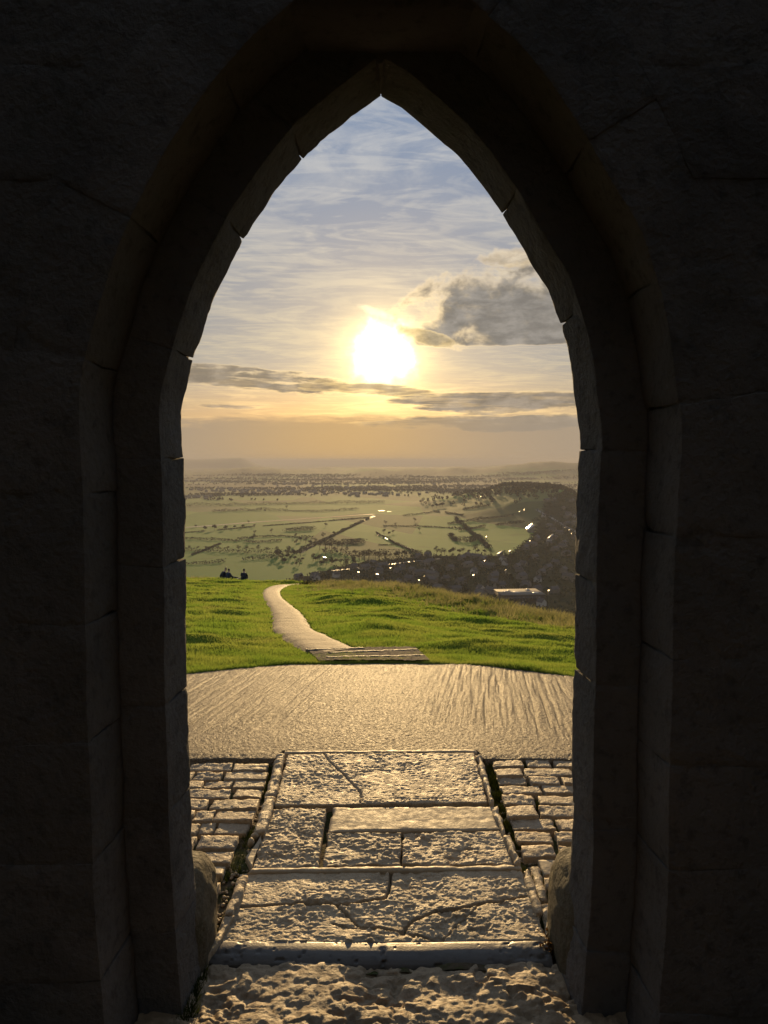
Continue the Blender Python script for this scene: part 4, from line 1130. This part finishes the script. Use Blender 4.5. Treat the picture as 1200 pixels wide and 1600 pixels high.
for o in [o for o in COL.objects if o.name.startswith('house') and o.parent is None]: o['group'] = 'flashing roofs' + o['label'].split('roof', 1)[1]
rh = random.Random(12); nh = 0; tries = 0
HK = ('small dark house', 'long dark house', 'pale-walled house', 'long dark terrace')
while nh < 235 and tries < 20000:
    tries += 1
    y = rh.uniform(640, 1900) if rh.random() < .8 else rh.uniform(640, 1100); x = rh.uniform(-170, 760)
    if not seen_town(x, y): continue
    if any((x - a) ** 2 + (y - b) ** 2 < 15.5 ** 2 for a, b in placed): continue
    st = 0.35 + 0.8 * float(vn(x / 160, y / 160, 44)) + (math.pi / 2 if rh.random() < .3 else 0)
    kd = rh.choice((0, 0, 1, 1, 2, 3)); zn = zone(x, y); add_house(x, y, st + rh.uniform(-.08, .08), kd, HK[kd] + ' ' + zn, HK[kd] + 's ' + zn); nh += 1
nt = 0; tries = 0
while N_TREE < 296 and tries < 20000:
    tries += 1
    y = rh.uniform(640, 1750); x = rh.uniform(-170, 640)
    if not seen_town(x, y) or any((x - a) ** 2 + (y - b) ** 2 < 9 ** 2 for a, b in placed): continue
    add_tree(x, y, rh.choice((0, 1, 2, 3, 4)), rh.uniform(.6, 1.15), 'dark tree among houses ' + zone(x, y), 'trees among houses ' + zone(x, y)); placed.append((x, y))
# gardens, sheds, shrubs and farther roofs: the clutter between
rgt = np.random.default_rng(5); cs = []
while len(cs) < 3400:
    y = rgt.uniform(640, 1950); x = rgt.uniform(-170, 860)
    if seen_town(x, y): cs.append((x, y))
cs = np.array(cs); rep = np.repeat(np.arange(len(cs)), 9)
pp = cs[rep] + rgt.normal(size=(len(rep), 2)) * 2.2
v_, q_ = quads_cloud(np.c_[pp, plain(pp[:, 0], pp[:, 1]) + rgt.uniform(.2, 5.0, len(rep))], 1.25, rgt)
ob('garden_shrubbery', mesh_np('garden_shrubbery', v_, q_, smooth=False), M_leaf, kind='stuff')
# garden ground under the town, a sheet a little above the meadow
tx = np.linspace(-200, 900, 108); ty = np.linspace(560, 1960, 130); gx, gy = np.meshgrid(tx, ty, indexing='ij')
qs = grid_quads(108, 130); cx_ = gx.ravel()[qs].mean(1); cy_ = gy.ravel()[qs].mean(1)
keep = np.array([inside(*project(a, b, PLZ), TOWN) or b < 640 for a, b in zip(cx_, cy_)])
ob('town_ground', mesh_np('town_ground', np.stack([gx, gy, plain(gx, gy) + 0.25], -1).reshape(-1, 3), qs[keep]), M_town, kind='structure')
# villages on the far side of the levels
vb, vq = [], []
rgv = np.random.default_rng(8)
for (px, py, n, sp) in ((350, 766, 60, 160), (440, 770, 40, 120), (535, 762, 40, 120), (580, 772, 30, 90), (480, 757, 40, 200), (320, 752, 40, 200), (640, 756, 20, 140), (300, 778, 20, 60)):
    x, y = hit(px, py)
    for _ in range(n):
        a, b = x + rgv.normal() * sp, y + rgv.normal() * sp; z = float(plain(a, b)); o_ = len(vb); L, Wd, h = rgv.uniform(8, 22), rgv.uniform(6, 10), rgv.uniform(4, 7)
        vb += [(a + i * L, b + j * Wd, z + k_ * h) for i in (0, 1) for j in (0, 1) for k_ in (0, 1)] + [(a, b + Wd / 2, z + h + 3), (a + L, b + Wd / 2, z + h + 3)]
        vq += [(o_, o_ + 4, o_ + 5, o_ + 1), (o_ + 2, o_ + 3, o_ + 7, o_ + 6), (o_ + 1, o_ + 5, o_ + 9, o_ + 8), (o_ + 3, o_ + 8, o_ + 9, o_ + 7), (o_, o_ + 1, o_ + 3, o_ + 2), (o_ + 4, o_ + 6, o_ + 7, o_ + 5)]
ob('distant_villages', mesh_np('distant_villages', vb, vq, smooth=False), M_hwall, kind='stuff')

# ------------------------------------------------------------------ the air
hz = ob('haze', boxm('haze', -46000, 46000, -46000, 46000, -420, 30), None, kind='stuff')
hm = bpy.data.materials.new('haze'); hm.use_nodes = True; hm.node_tree.nodes.clear(); gg = G(hm.node_tree)
pv = gg.n.new('ShaderNodeVolumePrincipled'); pv.inputs['Color'].default_value = (0.64, 0.62, 0.60, 1); pv.inputs['Density'].default_value = 1.05e-4; pv.inputs['Anisotropy'].default_value = 0.05
mo = gg.n.new('ShaderNodeOutputMaterial'); gg.l.new(pv.outputs[0], mo.inputs['Volume']); hz.data.materials.append(hm)

# ------------------------------------------------------------------ grass
def blades(x, y, z, hgt, wid, rg, lean=0.5):
    n = len(x); a = rg.uniform(0, 2 * np.pi, n); l = rg.normal(size=(n, 2)) * lean * hgt[:, None] * 0.6
    b0 = np.stack([x - np.cos(a) * wid / 2, y - np.sin(a) * wid / 2, z - 0.012], 1); b1 = np.stack([x + np.cos(a) * wid / 2, y + np.sin(a) * wid / 2, z - 0.012], 1)
    tp = np.stack([x + l[:, 0], y + l[:, 1], z + hgt], 1)
    return np.stack([b0, b1, tp], 1).reshape(-1, 3), np.arange(n * 3).reshape(-1, 3)
rg = np.random.default_rng(21)
def scatter(n, pw):
    a = rg.uniform(-0.36, 0.36, n); t = rg.uniform(0, 1, n) ** pw
    y0 = smooth_interp(a, EDGE_A, EDGE_Y); D_ = smooth_interp(a, TAB_A, TAB_D) + 3
    y = y0 - 0.06 + (D_ - y0) * t; x = a * y
    ok = path_gap(x, y) > 0.02 + 0.10 * fbm(x / 0.3, y / 0.3, 2, 300)
    return x[ok], y[ok], ((y - y0) / (D_ - y0))[ok], a[ok]
x, y, t, a = scatter(520000, 1.7)
thin = fbm(x / 0.9, y / 0.5, 3, 310)
k_ = (thin > -0.45) | (rg.random(len(x)) < 0.3); x, y, t, thin = x[k_], y[k_], t[k_], thin[k_]
hg = (0.022 + 0.032 * rg.random(len(x))) * (1 + 0.9 * np.clip(fbm(x / 0.7, y / 0.5, 3, 311), -.6, 1)) * (1 + y / 55)
v_, q_ = blades(x, y, hill(x, y), hg, 0.006 + y * 0.00075, rg, 0.9)
ob('grass', mesh_np('grass', v_, None, q_, smooth=False), M_grass, kind='stuff')
# coarse tussocks along the brow at the right
x, y, t, a = scatter(380000, 0.8)
den = sstep(t, 0.42, 0.85) * sstep(a, -0.13, -0.03) + 0.7 * sstep(t, 0.84, 0.97) * sstep(a, -0.23, -0.255)
cl = 1 - np.minimum(np.abs(fbm(x / 0.9, y / 0.7, 3, 41)) * 2.2, 1)
k_ = rg.random(len(x)) < den * (0.15 + cl); x, y, cl = x[k_], y[k_], cl[k_]
v_, q_ = blades(x, y, hill(x, y), (0.07 + 0.18 * rg.random(len(x))) * (0.45 + 0.8 * cl), 0.010 + y * 0.0007, rg, 1.0)
ob('tussock_grass', mesh_np('tussock_grass', v_, None, q_, smooth=False), M_dry, kind='stuff')
# moss and weeds in the gutters beside the slabs
gx, gy = [], []
for px in ([(424, 1188), (420, 1215), (416, 1242)], [(372, 1352), (358, 1366), (352, 1376)], [(395, 1290), (384, 1320), (374, 1345)]):
    q = resample(pz(px), 0.002); gx.append(q[:, 0] + rg.normal(size=len(q)) * .018); gy.append(q[:, 1] + rg.normal(size=len(q)) * .012)
for px in ([(764, 1186), (776, 1220), (790, 1262)], [(790, 1264), (802, 1290), (818, 1330)], [(840, 1246), (842, 1258)], [(868, 1280), (872, 1296)], [(872, 1320), (878, 1338)], [(832, 1352), (850, 1400)], [(820, 1350), (852, 1440)], [(818, 1186), (822, 1197)]):
    q = resample(pz(px), 0.0012); gx.append(q[:, 0] + rg.normal(size=len(q)) * .012); gy.append(q[:, 1] + rg.normal(size=len(q)) * .012)
gx, gy = np.repeat(np.concatenate(gx), 5), np.repeat(np.concatenate(gy), 5)
gx = gx + rg.normal(size=len(gx)) * .010; gy = gy + rg.normal(size=len(gy)) * .010
k_ = fbm(gx / 0.05, gy / 0.05, 2, 320) > -0.1; gx, gy = gx[k_], gy[k_]
v_, q_ = blades(gx, gy, np.full(len(gx), -0.03), 0.010 + 0.022 * rg.random(len(gx)), np.full(len(gx), 0.005), rg, 1.2)
ob('moss', mesh_np('moss', v_, None, q_, smooth=False), M_moss, kind='stuff')
# moss at the foot of the jambs and withered leaves at the right end of the nosing
q = resample(pz([(317, 1512), (300, 1560), (284, 1600)], -0.02), 0.0015); gx = q[:, 0] + rg.normal(size=len(q)) * .012 - .004; gy = q[:, 1] + rg.normal(size=len(q)) * .01
gx, gy = np.repeat(gx, 3), np.repeat(gy, 3); gx = gx + rg.normal(size=len(gx)) * .006
v_, q_ = blades(gx, gy, np.full(len(gx), -0.02), 0.008 + 0.02 * rg.random(len(gx)), np.full(len(gx), 0.005), rg, 1.2)
ob('moss', mesh_np('moss', v_, None, q_, smooth=False), M_moss, kind='stuff')
q = np.concatenate([rg.normal(size=(130, 2)) * (0.022, 0.018) + at_z(862, 1500, -0.05), rg.normal(size=(70, 2)) * (0.02, 0.03) + at_z(866, 1470, 0)])
zl = np.where(np.arange(len(q)) < 130, -0.02, -0.005) + rg.uniform(0, .025, len(q))
v_, q_ = quads_cloud(np.c_[q, zl], 0.009, rg, 0.5)
ob('leaf_litter', mesh_np('leaf_litter', v_, q_, smooth=False), M_litter, kind='stuff')

# loose stones in the left gutter
def pebble_mesh(name, seed, r_):
    import bmesh
    bm = bmesh.new(); bmesh.ops.create_icosphere(bm, subdivisions=2, radius=1.0); rr_ = np.random.default_rng(seed); ax = rr_.uniform(.7, 1.2, 3) * r_
    co = np.array([v_.co[:] for v_ in bm.verts]); p = co * ax * (1 + 0.35 * n3(co + seed * 3.1, 0.9, seed))[:, None]
    for v_, c_ in zip(bm.verts, p): v_.co = c_
    for f_ in bm.faces: f_.smooth = True
    me_ = bpy.data.meshes.new(name); bm.to_mesh(me_); bm.free(); return me_
for (px, py, r_, lab) in ((398, 1308, .017, 'pale pebble lying at the top of the broken left edging'), (392, 1319, .018, 'pale pebble just below another in the gutter of loose stones')):
    o = ob('pebble', pebble_mesh('pebble', px, r_), M_smooth, None, label=lab, category='pebble'); o.location = (*at_z(px, py, 0.0), 0.004)
pv_, pq_ = [], []
src = pebble_mesh('gravel', 5, 1.0); sv = np.array([v_.co[:] for v_ in src.vertices]); sf = np.array([p.vertices[:] for p in src.polygons])
for k in range(300):
    px, py = random.choice([(388, 1325), (380, 1338), (396, 1292), (404, 1268), (350, 1390), (338, 1420), (330, 1440), (830, 1352), (812, 1320), (800, 1296), (876, 1400), (868, 1378), (788, 1258), (366, 1356)])
    x, y = at_z(px + random.gauss(0, 4), py + random.gauss(0, 9), 0); r_ = random.uniform(.003, .010)
    aa_ = random.uniform(0, 6.28); rot = np.array([[math.cos(aa_), -math.sin(aa_), 0], [math.sin(aa_), math.cos(aa_), 0], [0, 0, 1]])
    pv_.append((sv * (1, .8, .7)) @ rot.T * r_ + (x, y, -0.032 + r_ * .5)); pq_.append(sf + k * len(sv))
ob('gravel', mesh_np('gravel', np.concatenate(pv_), None, np.concatenate(pq_)), M_brick, kind='stuff')

# dark mound of coarse grass on the brow
mx, my = hill_hit(487, 914.5)
rgm = np.random.default_rng(4); q = rgm.normal(size=(900, 3)) * (0.36, 0.30, 0.10); q[:, 2] = np.abs(q[:, 2])
v_, q_ = quads_cloud(q, 0.06, rgm, 0.4)
mo_ = ob('grass_mound', mesh_np('grass_mound', v_, q_, smooth=False), M_leaf, None, label='low dark mound of coarse growth on the brow, right of where the path disappears', category='mound')
mo_.location = (mx, my, float(hill(mx, my)))

# ------------------------------------------------------------------ steps at the head of the path
st = thing('path_steps', 'low shallow steps of stone strips where the path meets the concrete', 'steps', (*PATH_C[0], float(hill_base(*PATH_C[0]))))
bpy.context.view_layer.update()
M_step = M_path
def kerb(l_px, r_px, w, hgt, nm='step'):
    a_, b_ = np.array(hill_hit(*l_px)), np.array(hill_hit(*r_px)); d_ = (b_ - a_) / np.linalg.norm(b_ - a_); n_ = np.array([-d_[1], d_[0]])
    L = np.linalg.norm(b_ - a_); nn = 60; t_ = np.linspace(0, 1, nn)
    prof = [(-w / 2, -.10), (-w / 2, hgt - .012), (-w / 2 + .012, hgt), (w / 2 - .012, hgt), (w / 2, hgt - .012), (w / 2, -.10)]
    rows_ = []
    for o_, h_ in prof:
        xy = a_[None] + d_ * (L * t_)[:, None] + n_ * (o_ + 0.008 * fbm(t_ * 14, t_ * 0 + o_ * 9, 2, 7))[:, None]
        z_ = hill_base(xy[:, 0], xy[:, 1]) + 0.03 + h_ + 0.008 * fbm(t_ * 10, t_ * 0 + h_, 2, 8); rows_.append(np.c_[xy, z_])
    V_ = np.stack(rows_, 1); c0 = V_[:1].mean(1, keepdims=True).repeat(len(prof), 1); c1 = V_[-1:].mean(1, keepdims=True).repeat(len(prof), 1)
    V_ = np.concatenate([c0, V_, c1], 0)
    part(nm, mesh_np(nm, V_.reshape(-1, 3), grid_quads(nn + 2, len(prof))), M_conc, st)
kerb((478, 1021.5), (568, 1018.5), .10, .030); kerb((514, 1026), (652, 1020.5), .09, .026); kerb((510, 1033), (662, 1030), .09, .024)
tv = [hill_hit(*p_) for p_ in ((500, 1036), (668, 1034), (650, 1019), (560, 1016), (486, 1023))]
u, v = np.meshgrid(np.linspace(0, 1, 70), np.linspace(0, 1, 40), indexing='ij')
c4 = [np.array(hill_hit(*p_)) for p_ in ((480, 1019), (648, 1015), (672, 1037), (498, 1037))]
xy = c4[0] * ((1 - u) * (1 - v))[..., None] + c4[1] * (u * (1 - v))[..., None] + c4[2] * (u * v)[..., None] + c4[3] * ((1 - u) * v)[..., None]
zt = hill_base(xy[..., 0], xy[..., 1]) + 0.045 + 0.012 * fbm(xy[..., 0] / .05, xy[..., 1] / .05, 3, 330)
part('tread', mesh_np('tread', np.dstack([xy, zt]).reshape(-1, 3), grid_quads(70, 40)), M_soil2, st)

# ------------------------------------------------------------------ people sitting on the brow
def skin(name, verts, edges, radii, m_, parent, root=0, sub=2):
    me_ = bpy.data.meshes.new(name); me_.from_pydata(verts, edges, []); me_.materials.append(m_)
    o = bpy.data.objects.new(name, me_); COL.objects.link(o)
    if parent is not None: o.parent = parent
    md = o.modifiers.new('skin', 'SKIN'); md.use_smooth_shade = True
    for i_, sv_ in enumerate(me_.skin_vertices[0].data):
        r_ = radii[i_]; sv_.radius = (r_, r_) if not isinstance(r_, tuple) else r_; sv_.use_root = (i_ == root)
    ss = o.modifiers.new('sub', 'SUBSURF'); ss.levels = sub; ss.render_levels = sub
    return o
def seated(x, y, face, label, knees, lean, jacket, hairm, s=1.0, bulky=1.0, arm_back=False):
    """A person seated on the ground; local +Y is forward."""
    p = thing('person', label, 'person', (x, y, float(hill(x, y)) - 0.02), face, 'people sitting together on the brow'); p.scale = (s, s, s)
    L = lean
    hip = (0, 0, .13); wst = (0, .02 + L * .10, .30); cst = (0, .03 + L * .26, .47); nck = (0, .03 + L * .36, .60); hd0 = (0, .05 + L * .43, .70); hd1 = (0, .06 + L * .47, .82)
    V_ = [hip, wst, cst, nck, hd0, hd1]; Ed = [(0, 1), (1, 2), (2, 3), (3, 4), (4, 5)]; Rd = [.13, .125, .13, .055, .085, .075]
    def addv(prev, pts):
        for p_, r_ in pts: V_.append(p_); Rd.append(r_); Ed.append((prev, len(V_) - 1)); prev = len(V_) - 1
    kx, ky, kz, fy = knees
    for sg in (-1, 1):
        addv(2, [((sg * .17, cst[1], .53), .055), ((sg * .23, cst[1] + (.12 if not arm_back else -.12), .33), .045), ((sg * .16, cst[1] + (.33 if not arm_back else -.26), (kz + .02) if not arm_back else .06), .036), ((sg * .13, cst[1] + (.41 if not arm_back else -.33), (kz + .02) if not arm_back else .03), .030)])
        addv(0, [((sg * .09, .05, .13), .095), ((sg * kx, ky, kz), .068), ((sg * (kx * .9), (ky + fy) / 2 + .03, kz * .5 + .05), .055), ((sg * kx * .9, fy, .06), .045), ((sg * kx, fy + .16, .055), .04)])
    body = skin('body', V_, Ed, Rd, M_skin, p)
    # clothes, worn over the body
    JV = [(0, 0, .14), wst, cst, (0, .03 + L * .33, .565)]; JE = [(0, 1), (1, 2), (2, 3)]; JR = [.155 * bulky, .155 * bulky, .165 * bulky, .085]
    for sg in (-1, 1):
        o_ = len(JV); JV += V_[6 + (0 if sg < 0 else 9):6 + (0 if sg < 0 else 9) + 3]; JR += [.075, .062, .05]; JE += [(2, o_), (o_, o_ + 1), (o_ + 1, o_ + 2)]
    skin('jacket', JV, JE, JR, jacket, p)
    TV = [(0, 0, .12)]; TE, TR = [], [.145]
    for sg in (-1, 1):
        o_ = len(TV); b_ = 10 if sg < 0 else 19
        TV += V_[b_:b_ + 4]; TR += [.105, .078, .065, .055]; TE += [(0, o_), (o_, o_ + 1), (o_ + 1, o_ + 2), (o_ + 2, o_ + 3)]
    skin('trousers', TV, TE, TR, M_cloth_b, p)
    skin('hair', [(0, hd0[1] - .035, hd0[2] - .01), (0, hd1[1] - .025, hd1[2] + .005), (0, hd1[1] + .03, hd1[2] + .03)], [(0, 1), (1, 2)], [.082, .088, .06], hairm, p, 0)
    skin('nose', [(0, hd0[1] + .075, hd0[2] + .045), (0, hd0[1] + .105, hd0[2] + .02)], [(0, 1)], [.012, .014], M_skin, p, 0, 1)
    return p
def person_at(px, D_): r_, y_, k_ = ray(px, 900); t_ = D_ / y_; return (r_ * t_, D_)
FR = -math.pi / 2 + 0.5        # facing right and away
x, y = person_at(346, 58.2); seated(x, y, FR, 'person hunched forward in a bulky dark coat, leftmost of the group on the brow', (.12, .42, .40, .62), .62, M_cloth_d, M_hairl, 1.12, 1.35)
x, y = person_at(356, 58.0); seated(x, y, FR + .2, 'person in blue jacket sitting with legs stretched out, middle of the group on the brow', (.11, .45, .18, .85), .12, M_cloth_b, M_hair, 1.08, 1.1)
x, y = person_at(380.5, 58.0); seated(x, y, FR + 1.0, 'person sitting upright in dark jacket, a little apart at the right of the group', (.16, .36, .36, .50), .25, M_cloth_d, M_hair, 1.08, 1.2)
x, y = person_at(370.5, 57.9)
bg_ = ob('bag', boxm('bag', -.14, .14, -.09, .09, 0, .2), M_white, None, label='small white bag on the grass between the seated people', category='bag'); bg_.location = (x, y, float(hill(x, y)))
bvl = bg_.modifiers.new('bevel', 'BEVEL'); bvl.width = .05; bvl.segments = 3
